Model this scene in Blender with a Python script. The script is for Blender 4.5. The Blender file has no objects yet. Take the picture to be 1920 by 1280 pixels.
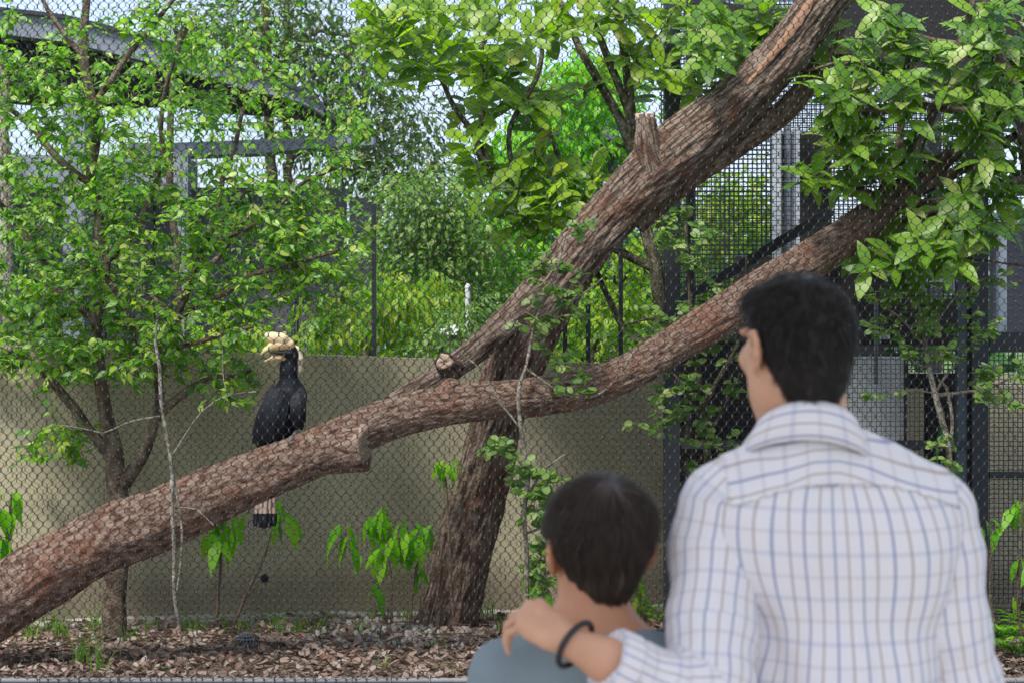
import bpy, math, random
import numpy as np
from mathutils import Vector, Matrix
random.seed(7)
RNG = np.random.default_rng(11)
PI = math.pi
S = bpy.context.scene
COL = S.collection

# ---------------------------------------------------------------- camera, sky, sun, exposure
CAM_Z = 1.62
FPX = 3200.0                       # focal length in pixels of a 1920 wide frame
cam_d = bpy.data.cameras.new('camera')
cam = bpy.data.objects.new('camera', cam_d)
COL.objects.link(cam)
cam.location = (0, 0, CAM_Z)
cam.rotation_euler = (PI / 2, 0, 0)
cam_d.sensor_width = 36
cam_d.lens = 60
cam_d.clip_end = 600
cam_d.dof.use_dof = True
cam_d.dof.focus_distance = 8.5
cam_d.dof.aperture_fstop = 5.8
S.camera = cam

SUN_TO = Vector((-0.27, -0.46, 0.84)).normalized()      # direction towards the sun
SUN_EL = math.asin(SUN_TO.z)
world = bpy.data.worlds.new('World')
S.world = world
world.use_nodes = True
wn = world.node_tree
wn.nodes.clear()
w_out = wn.nodes.new('ShaderNodeOutputWorld')
w_bg = wn.nodes.new('ShaderNodeBackground')
w_sky = wn.nodes.new('ShaderNodeTexSky')
w_sky.sky_type = 'NISHITA'
w_sky.sun_disc = False
w_sky.sun_elevation = SUN_EL
w_sky.sun_rotation = math.atan2(SUN_TO.x, SUN_TO.y)
w_sky.air_density = 1.0
w_sky.dust_density = 3.0
w_sky.ozone_density = 1.0
w_bg.inputs['Strength'].default_value = 0.06
# thin bright cloud veil over the whole sky
w_tc = wn.nodes.new('ShaderNodeTexCoord')
w_no = wn.nodes.new('ShaderNodeTexNoise')
w_no.inputs['Scale'].default_value = 5.0
w_no.inputs['Detail'].default_value = 5.0
w_rp = wn.nodes.new('ShaderNodeValToRGB')
w_rp.color_ramp.elements[0].position = 0.36
w_rp.color_ramp.elements[0].color = (0.25, 0.25, 0.25, 1)
w_rp.color_ramp.elements[1].position = 0.66
w_rp.color_ramp.elements[1].color = (0.85, 0.85, 0.85, 1)
w_mx = wn.nodes.new('ShaderNodeMixRGB')
w_mx.inputs[2].default_value = (3.7, 4.4, 5.6, 1)
wn.links.new(w_tc.outputs['Generated'], w_no.inputs['Vector'])
wn.links.new(w_no.outputs['Fac'], w_rp.inputs['Fac'])
wn.links.new(w_rp.outputs['Color'], w_mx.inputs['Fac'])
wn.links.new(w_sky.outputs['Color'], w_mx.inputs[1])
wn.links.new(w_mx.outputs['Color'], w_bg.inputs['Color'])
wn.links.new(w_bg.outputs['Background'], w_out.inputs['Surface'])

sun_d = bpy.data.lights.new('sun', 'SUN')
sun = bpy.data.objects.new('sun', sun_d)
COL.objects.link(sun)
sun_d.energy = 1.5
sun_d.angle = math.radians(12)
sun_d.color = (1.0, 0.95, 0.87)
sun.rotation_euler = SUN_TO.to_track_quat('Z', 'Y').to_euler()
sun.location = SUN_TO * 30

S.view_settings.view_transform = 'Standard'
S.view_settings.look = 'None'
S.view_settings.gamma = 1
S.view_settings.use_curve_mapping = False
S.view_settings.exposure = 2.12
S.render.engine = 'CYCLES'
S.cycles.use_denoising = True
S.cycles.max_bounces = 8
S.cycles.transparent_max_bounces = 8

# ---------------------------------------------------------------- helpers
def W(x, y, d):
    """a point seen at pixel x, y of the 1920 x 1280 photograph, d metres away"""
    return Vector(((x - 960) * d / FPX, d, CAM_Z - (y - 640) * d / FPX))

def np_mesh(name, V, Fs, smooth=False, uv=None):
    me = bpy.data.meshes.new(name)
    V = np.asarray(V, dtype=np.float32)
    Fs = [np.asarray(F, dtype=np.int32) for F in (Fs if isinstance(Fs, list) else [Fs]) if len(F)]
    loops = np.concatenate([F.ravel() for F in Fs])
    tot = np.concatenate([np.full(len(F), F.shape[1], dtype=np.int32) for F in Fs])
    start = np.concatenate([[0], np.cumsum(tot)[:-1]]).astype(np.int32)
    me.vertices.add(len(V)); me.vertices.foreach_set('co', V.ravel())
    me.loops.add(len(loops)); me.loops.foreach_set('vertex_index', loops)
    me.polygons.add(len(tot)); me.polygons.foreach_set('loop_start', start)
    me.polygons.foreach_set('use_smooth', np.full(len(tot), bool(smooth)))
    if uv is not None:
        l = me.uv_layers.new(name='UVMap')
        l.data.foreach_set('uv', np.asarray(uv, dtype=np.float32)[loops].ravel())
    me.update(calc_edges=True)
    me.validate()
    return me

def link(name, me, mat=None, parent=None, kind=None, loc=None):
    o = bpy.data.objects.new(name, me)
    COL.objects.link(o)
    if mat is not None and me is not None and not me.materials:
        me.materials.append(mat)
    if parent is not None:
        o.parent = parent
        if loc is None:                       # mesh is in world space: undo the thing's own place
            root = parent
            off = Vector((0, 0, 0))
            while root is not None:
                off += root.location; root = root.parent
            o.location = -off
    if loc is not None:
        o.location = loc
    if kind: o['kind'] = kind
    return o

def thing(name, label, cat, loc=(0, 0, 0), group=None):
    o = bpy.data.objects.new(name, None)
    COL.objects.link(o)
    o.location = loc
    o.empty_display_size = 0.1
    o['label'] = label; o['category'] = cat
    if group: o['group'] = group
    return o

def tag(o, label, cat, group=None):
    o['label'] = label; o['category'] = cat
    if group: o['group'] = group
    return o

class MB:
    """collects boxes, bars and tubes into ONE mesh"""
    def __init__(s): s.V = []; s.Q = []; s.n = 0; s.U = []
    def add(s, V, Q, U=None):
        V = np.asarray(V, float).reshape(-1, 3)
        s.V.append(V); s.Q.append(np.asarray(Q, int).reshape(-1, 4) + s.n); s.n += len(V)
        s.U.append(np.zeros((len(V), 2)) if U is None else np.asarray(U, float))
        return s
    def box(s, lo, hi):
        x0, y0, z0 = lo; x1, y1, z1 = hi
        V = [(x0,y0,z0),(x1,y0,z0),(x1,y1,z0),(x0,y1,z0),(x0,y0,z1),(x1,y0,z1),(x1,y1,z1),(x0,y1,z1)]
        return s.add(V, [(0,3,2,1),(4,5,6,7),(0,1,5,4),(1,2,6,5),(2,3,7,6),(3,0,4,7)])
    def bar(s, a, b, w, h, up=(0, 0, 1)):
        a = Vector(a); b = Vector(b); t = (b - a).normalized()
        u = Vector(up)
        if abs(t.dot(u)) > 0.98: u = Vector((0, 1, 0))
        x = t.cross(u).normalized(); y = x.cross(t)
        V = []
        for p in (a, b):
            for sx, sy in ((-1,-1),(1,-1),(1,1),(-1,1)):
                V.append(p + x * (sx * w / 2) + y * (sy * h / 2))
        return s.add(V, [(0,1,2,3),(7,6,5,4),(0,4,5,1),(1,5,6,2),(2,6,7,3),(3,7,4,0)])
    def tube(s, pts, rad, sides=8, cap=True):
        V, Q, U = tube_arrays(pts, rad, sides)
        s.add(V, Q, U)
        if cap:
            n = len(V)
            ring = sides + 1
            for k, base in ((1, 0), (-1, n - ring)):
                c = V[base:base + sides].mean(0)
                vv = np.vstack([V[base:base + sides], c[None]])
                q = []
                for i in range(0, sides - 1, 2):
                    a_, b_, c_ = i, i + 1, (i + 2) % sides
                    q.append((a_, b_, c_, sides) if k < 0 else (c_, b_, a_, sides))
                s.add(vv, q)
        return s
    def mesh(s, name, smooth=False):
        return np_mesh(name, np.vstack(s.V), [np.vstack(s.Q)], smooth, np.vstack(s.U))
    def build(s, name, mat, parent=None, smooth=False, kind=None, bevel=0):
        o = link(name, s.mesh(name, smooth), mat, parent, kind)
        if bevel:
            m = o.modifiers.new('bevel', 'BEVEL'); m.width = bevel; m.segments = 2; m.limit_method = 'ANGLE'
        return o

def resample(pts, rad, step):
    """Catmull-Rom through pts, about `step` apart"""
    P = np.array([tuple(p) for p in pts], float); R = np.array(rad, float)
    if len(P) == 2:
        P = np.vstack([P[0], (P[0] + P[1]) / 2, P[1]]); R = np.array([R[0], R.mean(), R[1]])
    Pe = np.vstack([2 * P[0] - P[1], P, 2 * P[-1] - P[-2]])
    outP, outR = [], []
    for i in range(len(P) - 1):
        p0, p1, p2, p3 = Pe[i:i + 4]
        n = max(1, int(np.linalg.norm(p2 - p1) / step))
        t = np.arange(n)[:, None] / n
        outP.append(0.5 * (2 * p1 + (p2 - p0) * t + (2 * p0 - 5 * p1 + 4 * p2 - p3) * t**2 + (3 * p1 - p0 - 3 * p2 + p3) * t**3))
        outR.append(R[i] + (R[i + 1] - R[i]) * (3 * t[:, 0]**2 - 2 * t[:, 0]**3))
    outP.append(P[-1:]); outR.append(R[-1:])
    return np.vstack(outP), np.concatenate(outR)

def frames(P):
    T = np.gradient(P, axis=0); T /= np.linalg.norm(T, axis=1)[:, None] + 1e-12
    ref = np.array([0, 1.0, 0]) if abs(T[0][1]) < 0.9 else np.array([1.0, 0, 0])
    N = np.zeros_like(P); n = ref
    for i in range(len(P)):
        n = n - T[i] * n.dot(T[i]); n /= np.linalg.norm(n) + 1e-12; N[i] = n
    return T, N, np.cross(T, N)

def tube_arrays(pts, rad, sides, disp=None):
    P = np.array([tuple(p) for p in pts], float); R = np.array(rad, float)
    if R.ndim == 0: R = np.full(len(P), float(R))
    T, N, B = frames(P)
    L = np.concatenate([[0], np.cumsum(np.linalg.norm(np.diff(P, axis=0), axis=1))])
    a = np.linspace(0, 2 * PI, sides + 1)
    dirs = np.cos(a)[None, :, None] * N[:, None] + np.sin(a)[None, :, None] * B[:, None]
    rr = np.repeat(R[:, None], sides + 1, 1)
    if disp is not None:
        rr = rr + disp(L[:, None] + 0 * a[None], a[None] + 0 * L[:, None], rr)
    V = P[:, None] + dirs * rr[:, :, None]
    n, m = len(P), sides + 1
    i, j = np.meshgrid(np.arange(n - 1), np.arange(sides), indexing='ij')
    b = (i * m + j).ravel()
    Q = np.stack([b, b + 1, b + m + 1, b + m], 1)
    U = np.stack([(a[None] / (2 * PI) + 0 * L[:, None]), (L[:, None] + 0 * a[None])], 2).reshape(-1, 2)
    U[:, 0] *= 2 * PI * R.mean()
    return V.reshape(-1, 3), Q, U

def hash3(ix, iy, iz, seed=0):
    h = (ix.astype(np.int64) * 374761393 + iy.astype(np.int64) * 668265263 + iz.astype(np.int64) * 2147483647 + seed * 974711) & 0xffffffff
    h = ((h ^ (h >> 13)) * 1274126177) & 0xffffffff
    h = ((h ^ (h >> 16)) * 2246822519) & 0xffffffff
    return ((h ^ (h >> 15)) & 0xffff) / 65535.0 * 2 - 1

def vnoise(x, y, z, seed=0):
    xi, yi, zi = np.floor(x), np.floor(y), np.floor(z)
    u, v, w = x - xi, y - yi, z - zi
    u, v, w = [t * t * (3 - 2 * t) for t in (u, v, w)]
    r = 0
    for a in (0, 1):
        for b in (0, 1):
            for c in (0, 1):
                r = r + hash3(xi + a, yi + b, zi + c, seed) * (u if a else 1 - u) * (v if b else 1 - v) * (w if c else 1 - w)
    return r

def fbm(x, y, z, oct=4, seed=0):
    r = 0; amp = 0.5
    for k in range(oct):
        r = r + amp * vnoise(x * 2**k, y * 2**k, z * 2**k, seed + k); amp *= 0.5
    return r

# ---------------------------------------------------------------- materials
def new_mat(name):
    m = bpy.data.materials.new(name); m.use_nodes = True
    nt = m.node_tree; b = nt.nodes['Principled BSDF']
    return m, nt, b

def ramp(nt, stops, fac=None):
    r = nt.nodes.new('ShaderNodeValToRGB')
    e = r.color_ramp.elements
    while len(e) < len(stops): e.new(0.5)
    for k, (p, c) in enumerate(stops):
        e[k].position = p; e[k].color = (*c, 1)
    if fac is not None: nt.links.new(fac, r.inputs['Fac'])
    return r.outputs['Color']

def tex(nt, kind='Object', scale=(1, 1, 1)):
    tc = nt.nodes.new('ShaderNodeTexCoord')
    mp = nt.nodes.new('ShaderNodeMapping')
    mp.inputs['Scale'].default_value = scale
    nt.links.new(tc.outputs[kind], mp.inputs['Vector'])
    return mp.outputs['Vector']

def noise_tex(nt, vec, scale, detail=4, rough=0.55, dist=0.0):
    n = nt.nodes.new('ShaderNodeTexNoise')
    n.inputs['Scale'].default_value = scale; n.inputs['Detail'].default_value = detail
    n.inputs['Roughness'].default_value = rough; n.inputs['Distortion'].default_value = dist
    nt.links.new(vec, n.inputs['Vector'])
    return n.outputs['Fac']

def mix(nt, fac, a, b, mode='MIX'):
    m = nt.nodes.new('ShaderNodeMixRGB'); m.blend_type = mode
    for sock, v in ((m.inputs[0], fac), (m.inputs[1], a), (m.inputs[2], b)):
        if isinstance(v, (int, float)): sock.default_value = v
        elif isinstance(v, tuple): sock.default_value = (*v, 1)
        else: nt.links.new(v, sock)
    return m.outputs[0]

def math_n(nt, op, a, b=0.0):
    m = nt.nodes.new('ShaderNodeMath'); m.operation = op
    for sock, v in ((m.inputs[0], a), (m.inputs[1], b)):
        if isinstance(v, (int, float)): sock.default_value = v
        else: nt.links.new(v, sock)
    return m.outputs[0]

def bump(nt, b, h, strength=0.5, dist=0.01):
    n = nt.nodes.new('ShaderNodeBump')
    n.inputs['Strength'].default_value = strength; n.inputs['Distance'].default_value = dist
    nt.links.new(h, n.inputs['Height']); nt.links.new(n.outputs['Normal'], b.inputs['Normal'])

def plain(name, col, rough=0.6, metal=0.0, var=0.15, scale=6.0, bmp=0.15, spec=0.4):
    m, nt, b = new_mat(name)
    v = tex(nt)
    f = noise_tex(nt, v, scale, 6, 0.6)
    lo = tuple(c * (1 - var) for c in col); hi = tuple(min(1, c * (1 + var)) for c in col)
    nt.links.new(ramp(nt, [(0.3, lo), (0.7, hi)], f), b.inputs['Base Color'])
    b.inputs['Roughness'].default_value = rough; b.inputs['Metallic'].default_value = metal
    b.inputs['Specular IOR Level'].default_value = spec
    if bmp:
        bump(nt, b, noise_tex(nt, v, scale * 8, 4), bmp, 0.004)
    return m

def leaf_mat(name, stops, trans=0.45, rough=0.42, tmul=(1.5, 1.7, 0.7), spec=0.35):
    m, nt, b = new_mat(name)
    gi = nt.nodes.new('ShaderNodeNewGeometry'); oi = nt.nodes.new('ShaderNodeObjectInfo')
    f = math_n(nt, 'FRACT', math_n(nt, 'ADD', gi.outputs['Random Per Island'], oi.outputs['Random']))
    c = ramp(nt, stops, f)
    uv = nt.nodes.new('ShaderNodeUVMap')
    sx = nt.nodes.new('ShaderNodeSeparateXYZ'); nt.links.new(uv.outputs['UV'], sx.inputs[0])
    au = math_n(nt, 'ABSOLUTE', sx.outputs['X'])
    vein = ramp(nt, [(0.0, (1, 1, 1)), (0.09, (0, 0, 0))], au)
    w = nt.nodes.new('ShaderNodeTexWave'); w.inputs['Scale'].default_value = 4.0; w.inputs['Distortion'].default_value = 0.6
    cb = nt.nodes.new('ShaderNodeCombineXYZ')
    nt.links.new(math_n(nt, 'SUBTRACT', sx.outputs['Y'], math_n(nt, 'MULTIPLY', au, 0.5)), cb.inputs[0])
    nt.links.new(cb.outputs[0], w.inputs['Vector'])
    blotch = noise_tex(nt, tex(nt, 'Object'), 14, 3)
    c = mix(nt, math_n(nt, 'MULTIPLY', blotch, 0.5), c, tuple(x * 0.6 for x in stops[0][1]))
    c2 = mix(nt, math_n(nt, 'MULTIPLY', vein, 0.35), c, (0.30, 0.38, 0.12))
    nt.links.new(c2, b.inputs['Base Color'])
    b.inputs['Roughness'].default_value = rough
    b.inputs['Specular IOR Level'].default_value = spec
    bump(nt, b, w.outputs['Fac'], 0.12, 0.004)
    tr = nt.nodes.new('ShaderNodeBsdfTranslucent')
    nt.links.new(mix(nt, 1.0, c2, tmul, 'MULTIPLY'), tr.inputs['Color'])
    ms = nt.nodes.new('ShaderNodeMixShader'); ms.inputs[0].default_value = trans
    out = nt.nodes['Material Output']
    nt.links.new(b.outputs[0], ms.inputs[1]); nt.links.new(tr.outputs[0], ms.inputs[2])
    nt.links.new(ms.outputs[0], out.inputs['Surface'])
    return m

def bark_mat(name, dark, mid, light, red, along=1.0, across=9.0, patch=0.5):
    m, nt, b = new_mat(name)
    v = tex(nt, 'UV', (across, along, 1))
    fib = noise_tex(nt, v, 6.0, 8, 0.65, 0.4)
    fine = noise_tex(nt, tex(nt, 'UV', (across * 2.5, along * 2.5, 1)), 14, 6, 0.7)
    big = noise_tex(nt, tex(nt, 'Object'), 4.5, 5, 0.6)
    c = ramp(nt, [(0.36, dark), (0.47, mid), (0.60, light)], fib)  # crevice shade and fibre highlights are put into the bark colour
    c = mix(nt, math_n(nt, 'MULTIPLY', ramp(nt, [(0.52, (0, 0, 0)), (0.66, (1, 1, 1))], big), 0.55), c, red)
    pat = ramp(nt, [(0.55, (0, 0, 0)), (0.7, (1, 1, 1))], noise_tex(nt, tex(nt, 'Object', (1, 1, 1)), 9.0, 5, 0.7))
    c = mix(nt, math_n(nt, 'MULTIPLY', pat, patch), c, light)
    c = mix(nt, 0.75, c, ramp(nt, [(0.36, (0.3, 0.3, 0.3)), (0.58, (1.3, 1.3, 1.3))], fine), 'MULTIPLY')
    nt.links.new(c, b.inputs['Base Color'])
    b.inputs['Roughness'].default_value = 0.9; b.inputs['Specular IOR Level'].default_value = 0.15
    bump(nt, b, math_n(nt, 'ADD', fib, math_n(nt, 'MULTIPLY', fine, 0.7)), 1.0, 0.03)
    return m

M = {}
M['leaf_small'] = leaf_mat('leaf_small', [(0.0, (0.05, 0.17, 0.009)), (0.4, (0.13, 0.33, 0.014)), (0.75, (0.24, 0.46, 0.028)), (0.92, (0.38, 0.52, 0.07)), (1.0, (0.48, 0.52, 0.14))], 0.45, 0.33, (1.5, 1.7, 0.7), 0.45)
M['leaf_big'] = leaf_mat('leaf_big', [(0.0, (0.07, 0.16, 0.008)), (0.4, (0.16, 0.30, 0.013)), (0.8, (0.25, 0.41, 0.022)), (0.95, (0.27, 0.37, 0.05)), (1.0, (0.42, 0.42, 0.10))], 0.5, 0.34)
M['leaf_right'] = leaf_mat('leaf_right', [(0.0, (0.045, 0.13, 0.012)), (0.45, (0.12, 0.26, 0.018)), (0.82, (0.22, 0.38, 0.03)), (1.0, (0.34, 0.40, 0.12))], 0.36, 0.34)
M['leaf_lime'] = leaf_mat('leaf_lime', [(0.0, (0.10, 0.34, 0.010)), (0.5, (0.18, 0.46, 0.014)), (1.0, (0.28, 0.55, 0.02))], 0.5)
M['leaf_yellow'] = leaf_mat('leaf_yellow', [(0.0, (0.10, 0.26, 0.014)), (0.5, (0.22, 0.38, 0.02)), (1.0, (0.42, 0.46, 0.05))], 0.5)
M['leaf_olive'] = leaf_mat('leaf_olive', [(0.0, (0.035, 0.085, 0.018)), (0.6, (0.08, 0.16, 0.03)), (0.9, (0.17, 0.24, 0.06)), (1.0, (0.3, 0.33, 0.13))], 0.35)
M['leaf_pale'] = leaf_mat('leaf_pale', [(0.0, (0.06, 0.15, 0.025)), (0.5, (0.14, 0.27, 0.05)), (0.85, (0.26, 0.38, 0.10)), (1.0, (0.42, 0.46, 0.2))], 0.42, 0.36)
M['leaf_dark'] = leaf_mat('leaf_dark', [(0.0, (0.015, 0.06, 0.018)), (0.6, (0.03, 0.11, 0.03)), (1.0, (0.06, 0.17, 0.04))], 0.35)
M['grass'] = leaf_mat('grass', [(0.0, (0.06, 0.2, 0.012)), (0.6, (0.12, 0.3, 0.02)), (1.0, (0.26, 0.38, 0.05))], 0.4)
M['bark_trunk'] = bark_mat('bark_trunk', (0.04, 0.024, 0.018), (0.155, 0.10, 0.074), (0.40, 0.325, 0.262), (0.19, 0.07, 0.038), 1.1, 10.0, 0.10)
M['bark_log'] = bark_mat('bark_log', (0.075, 0.04, 0.028), (0.225, 0.135, 0.097), (0.44, 0.335, 0.265), (0.30, 0.115, 0.065), 3.2, 8.0, 0.35)
M['bark_twig'] = bark_mat('bark_twig', (0.06, 0.045, 0.035), (0.15, 0.115, 0.085), (0.28, 0.23, 0.17), (0.15, 0.075, 0.045), 2, 4, 0.4)
M['bark_moss'] = bark_mat('bark_moss', (0.035, 0.035, 0.022), (0.095, 0.09, 0.055), (0.26, 0.25, 0.19), (0.08, 0.075, 0.03), 2, 4, 0.5)
M['bark_pale'] = bark_mat('bark_pale', (0.11, 0.095, 0.07), (0.24, 0.215, 0.165), (0.48, 0.45, 0.39), (0.26, 0.2, 0.12), 2, 3, 0.5)
M['bark_red'] = bark_mat('bark_red', (0.05, 0.024, 0.018), (0.14, 0.07, 0.05), (0.24, 0.14, 0.10), (0.15, 0.05, 0.03), 2, 3, 0.3)
M['cut_wood'] = plain('cut_wood', (0.30, 0.215, 0.165), 0.85, 0, 0.35, 30, 0.4)
M['net'] = plain('net', (0.024, 0.022, 0.023), 0.7, 0.0, 0.15, 3, 0, 0.15)
M['net_back'] = plain('net_back', (0.03, 0.028, 0.027), 0.7, 0.0, 0.15, 3, 0, 0.3)
M['ferrule'] = plain('ferrule', (0.07, 0.07, 0.073), 0.6, 0.2, 0.1, 3, 0, 0.3)
M['galv'] = plain('galv', (0.13, 0.135, 0.145), 0.75, 0.0, 0.2, 8, 0.1)
M['steel_dark'] = plain('steel_dark', (0.020, 0.026, 0.034), 0.5, 0.1, 0.25, 5, 0.1)
M['steel_teal'] = plain('steel_teal', (0.045, 0.065, 0.085), 0.5, 0.1, 0.2, 5, 0.1)
M['steel_grey'] = plain('steel_grey', (0.17, 0.19, 0.235), 0.5, 0.1, 0.2, 3, 0.1)
M['steel_pale'] = plain('steel_pale', (0.36, 0.40, 0.46), 0.5, 0.1, 0.2, 3, 0.1)
M['panel_grey'] = plain('panel_grey', (0.58, 0.61, 0.63), 0.6, 0.0, 0.1, 2, 0.1)
M['weld'] = plain('weld', (0.014, 0.016, 0.02), 0.6, 0.1, 0.1, 3, 0)
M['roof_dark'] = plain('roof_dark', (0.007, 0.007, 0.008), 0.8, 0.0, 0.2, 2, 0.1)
M['building'] = plain('building', (0.10, 0.095, 0.115), 0.8, 0.0, 0.25, 1.2, 0.2)
M['white'] = plain('white', (0.50, 0.52, 0.54), 0.5, 0.0, 0.06, 4, 0.05)
M['plastic_grey'] = plain('plastic_grey', (0.10, 0.11, 0.125), 0.5, 0.0, 0.15, 20, 0.1)
M['black'] = plain('black', (0.012, 0.012, 0.012), 0.6, 0, 0.1, 5, 0)
M['rubber'] = plain('rubber', (0.018, 0.018, 0.02), 0.55, 0, 0.15, 40, 0.1)
M['hose'] = plain('hose', (0.01, 0.20, 0.07), 0.4, 0, 0.1, 10, 0)

# ---------------------------------------------------------------- ground, kerb, wall
def grid_mesh(name, x0, x1, y0, y1, nx, ny, zf):
    x = np.linspace(x0, x1, nx); y = np.linspace(y0, y1, ny)
    X, Y = np.meshgrid(x, y, indexing='ij')
    V = np.stack([X, Y, zf(X, Y)], 2).reshape(-1, 3)
    i, j = np.meshgrid(np.arange(nx - 1), np.arange(ny - 1), indexing='ij')
    b = (i * ny + j).ravel()
    return np_mesh(name, V, [np.stack([b, b + ny, b + ny + 1, b + 1], 1)], True)

m, nt, b = new_mat('soil')
v = tex(nt)
c = ramp(nt, [(0.3, (0.075, 0.05, 0.038)), (0.5, (0.15, 0.105, 0.08)), (0.7, (0.26, 0.20, 0.165))], noise_tex(nt, v, 18, 8, 0.7))
nt.links.new(c, b.inputs['Base Color']); b.inputs['Roughness'].default_value = 0.95
bump(nt, b, noise_tex(nt, v, 60, 6, 0.7), 0.8, 0.02)
M['soil'] = m
M['paving'] = plain('paving', (0.27, 0.26, 0.25), 0.85, 0, 0.2, 3, 0.3)
M['concrete'] = plain('concrete', (0.36, 0.35, 0.32), 0.85, 0, 0.3, 9, 0.5)
M['kerb'] = plain('kerb', (0.07, 0.075, 0.085), 0.8, 0, 0.2, 6, 0.4)
m, nt, b = new_mat('wall_render')
v = tex(nt)
c = ramp(nt, [(0.3, (0.37, 0.335, 0.225)), (0.7, (0.44, 0.40, 0.27))], noise_tex(nt, v, 1.6, 6, 0.6))
streak = noise_tex(nt, tex(nt, 'Object', (5, 5, 0.5)), 2.0, 5, 0.6)
c = mix(nt, math_n(nt, 'MULTIPLY', ramp(nt, [(0.5, (0, 0, 0)), (0.75, (1, 1, 1))], streak), 0.22), c, (0.22, 0.19, 0.12))
sz = nt.nodes.new('ShaderNodeSeparateXYZ'); nt.links.new(tex(nt), sz.inputs[0])
splash = math_n(nt, 'ADD', sz.outputs['Z'], math_n(nt, 'MULTIPLY', noise_tex(nt, tex(nt, 'Object', (3, 3, 1)), 3.0, 6, .7), -.35))
c = mix(nt, math_n(nt, 'MULTIPLY', ramp(nt, [(-0.0, (1, 1, 1)), (0.16, (0, 0, 0))], splash), .6), c, (.15, .115, .075))
spots = ramp(nt, [(.68, (0, 0, 0)), (.74, (1, 1, 1))], noise_tex(nt, v, 7, 6, .75))
c = mix(nt, math_n(nt, 'MULTIPLY', spots, .35), c, (.17, .16, .11))
nt.links.new(c, b.inputs['Base Color']); b.inputs['Roughness'].default_value = 0.85
bump(nt, b, noise_tex(nt, v, 90, 5), 0.3, 0.004)
M['wall'] = m
M['lawn'] = plain('lawn', (0.07, 0.13, 0.03), 0.95, 0, 0.5, 1.5, 0.5)

def bed_z(X, Y):
    return 0.015 * vnoise(X * 3, Y * 3, 0 * X, 5) + 0.01 * vnoise(X * 9, Y * 9, 0 * X, 9)
me = grid_mesh('ground', -300, 300, -300, 300, 40, 40, lambda X, Y: X * 0 - 0.06)
g = link('ground', me, M['lawn']); g['kind'] = 'structure'
p = MB().box((-9, -9, -0.05), (9, 7.72, 0.0)).build('footpath', M['paving']); p['kind'] = 'structure'
bed = link('planting_bed', grid_mesh('planting_bed', -5, 5, 7.7, 11.6, 160, 64, bed_z), M['soil']); bed['kind'] = 'structure'
k = MB().box((-5.2, 7.76, -0.04), (5.2, 7.98, 0.045)).build('kerb', M['kerb'], bevel=0.012); k['kind'] = 'structure'

# the boundary wall runs away to the right; its top falls with the ground behind
def wall_y(x): return 9.72 + 0.16 * (x + 3) + (0.06 * max(0, x - 1.0))
wall = thing('boundary_wall', 'long sand coloured rendered wall behind the mesh and the leaning trunk', 'wall', (0, 9.9, 0))
xs = np.linspace(-4.6, 4.6, 47)
V = []
for x in xs:
    y = wall_y(x)
    t = (x + 3) / 6
    zt = 1.60 - 0.165 * t * 1.15
    V += [(x, y, -0.06), (x, y, zt), (x, y + 0.16, zt), (x, y + 0.16, -0.06)]
Q = []
for i in range(len(xs) - 1):
    a = i * 4; c = a + 4
    Q += [(a, c, c + 1, a + 1), (a + 1, c + 1, c + 2, a + 2), (a + 2, c + 2, c + 3, a + 3)]
Q += [(0, 1, 2, 3), (len(V) - 1, len(V) - 2, len(V) - 3, len(V) - 4)]
link('wall_face', np_mesh('wall_face', V, [np.array(Q)]), M['wall'], wall)
V = []
for x in xs:
    y = wall_y(x) - 0.003; dz = 0.012 * vnoise(np.array([x * 4.0]), np.array([0.0]), np.array([0.0]))[0]
    V += [(x, y - 0.05, -0.05), (x, y - 0.05, 0.012 + 2 * dz), (x, y, 0.03 + dz), (x, y, -0.05)]
Q = []
for i in range(len(xs) - 1):
    a = i * 4; c = a + 4
    Q += [(a, c, c + 1, a + 1), (a + 1, c + 1, c + 2, a + 2)]
link('footing', np_mesh('footing', V, [np.array(Q)]), M['concrete'], wall)
wp = W(497, 1083, 9.0); sc_ = wall_y(-1.4) / 9.0
wp = W(497, 1083, wall_y(-1.42))
mb = MB()
a = np.linspace(0, 2 * PI, 17)[:-1]
mb.tube([wp + Vector((0, -0.012, 0)), wp + Vector((0, 0.0, 0))], [0.024, 0.024], 16)
mb.build('weep_hole', M['black'], wall)

# ---------------------------------------------------------------- leaves
def leaf_shape(profile, fold=0.25, droop=0.25, twist=0.0, petiole=0.06):
    """local leaf: base at 0, tip at +Y 1, normal +Z; returns V, tris/quads, uv"""
    V = []; U = []
    ts = [p[0] for p in profile]
    for t, w in profile:
        z = -droop * t * t
        for s in (-1, 0, 1):
            V.append((s * w, t, z + fold * w * (1 if s else 0) + twist * s * w * t)); U.append((s * 1.0, t))
    Q = []
    for i in range(len(ts) - 1):
        a = i * 3
        Q += [(a, a + 1, a + 4, a + 3), (a + 1, a + 2, a + 5, a + 4)]
    return np.array(V, float), np.array(Q, int), np.array(U, float)

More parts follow.
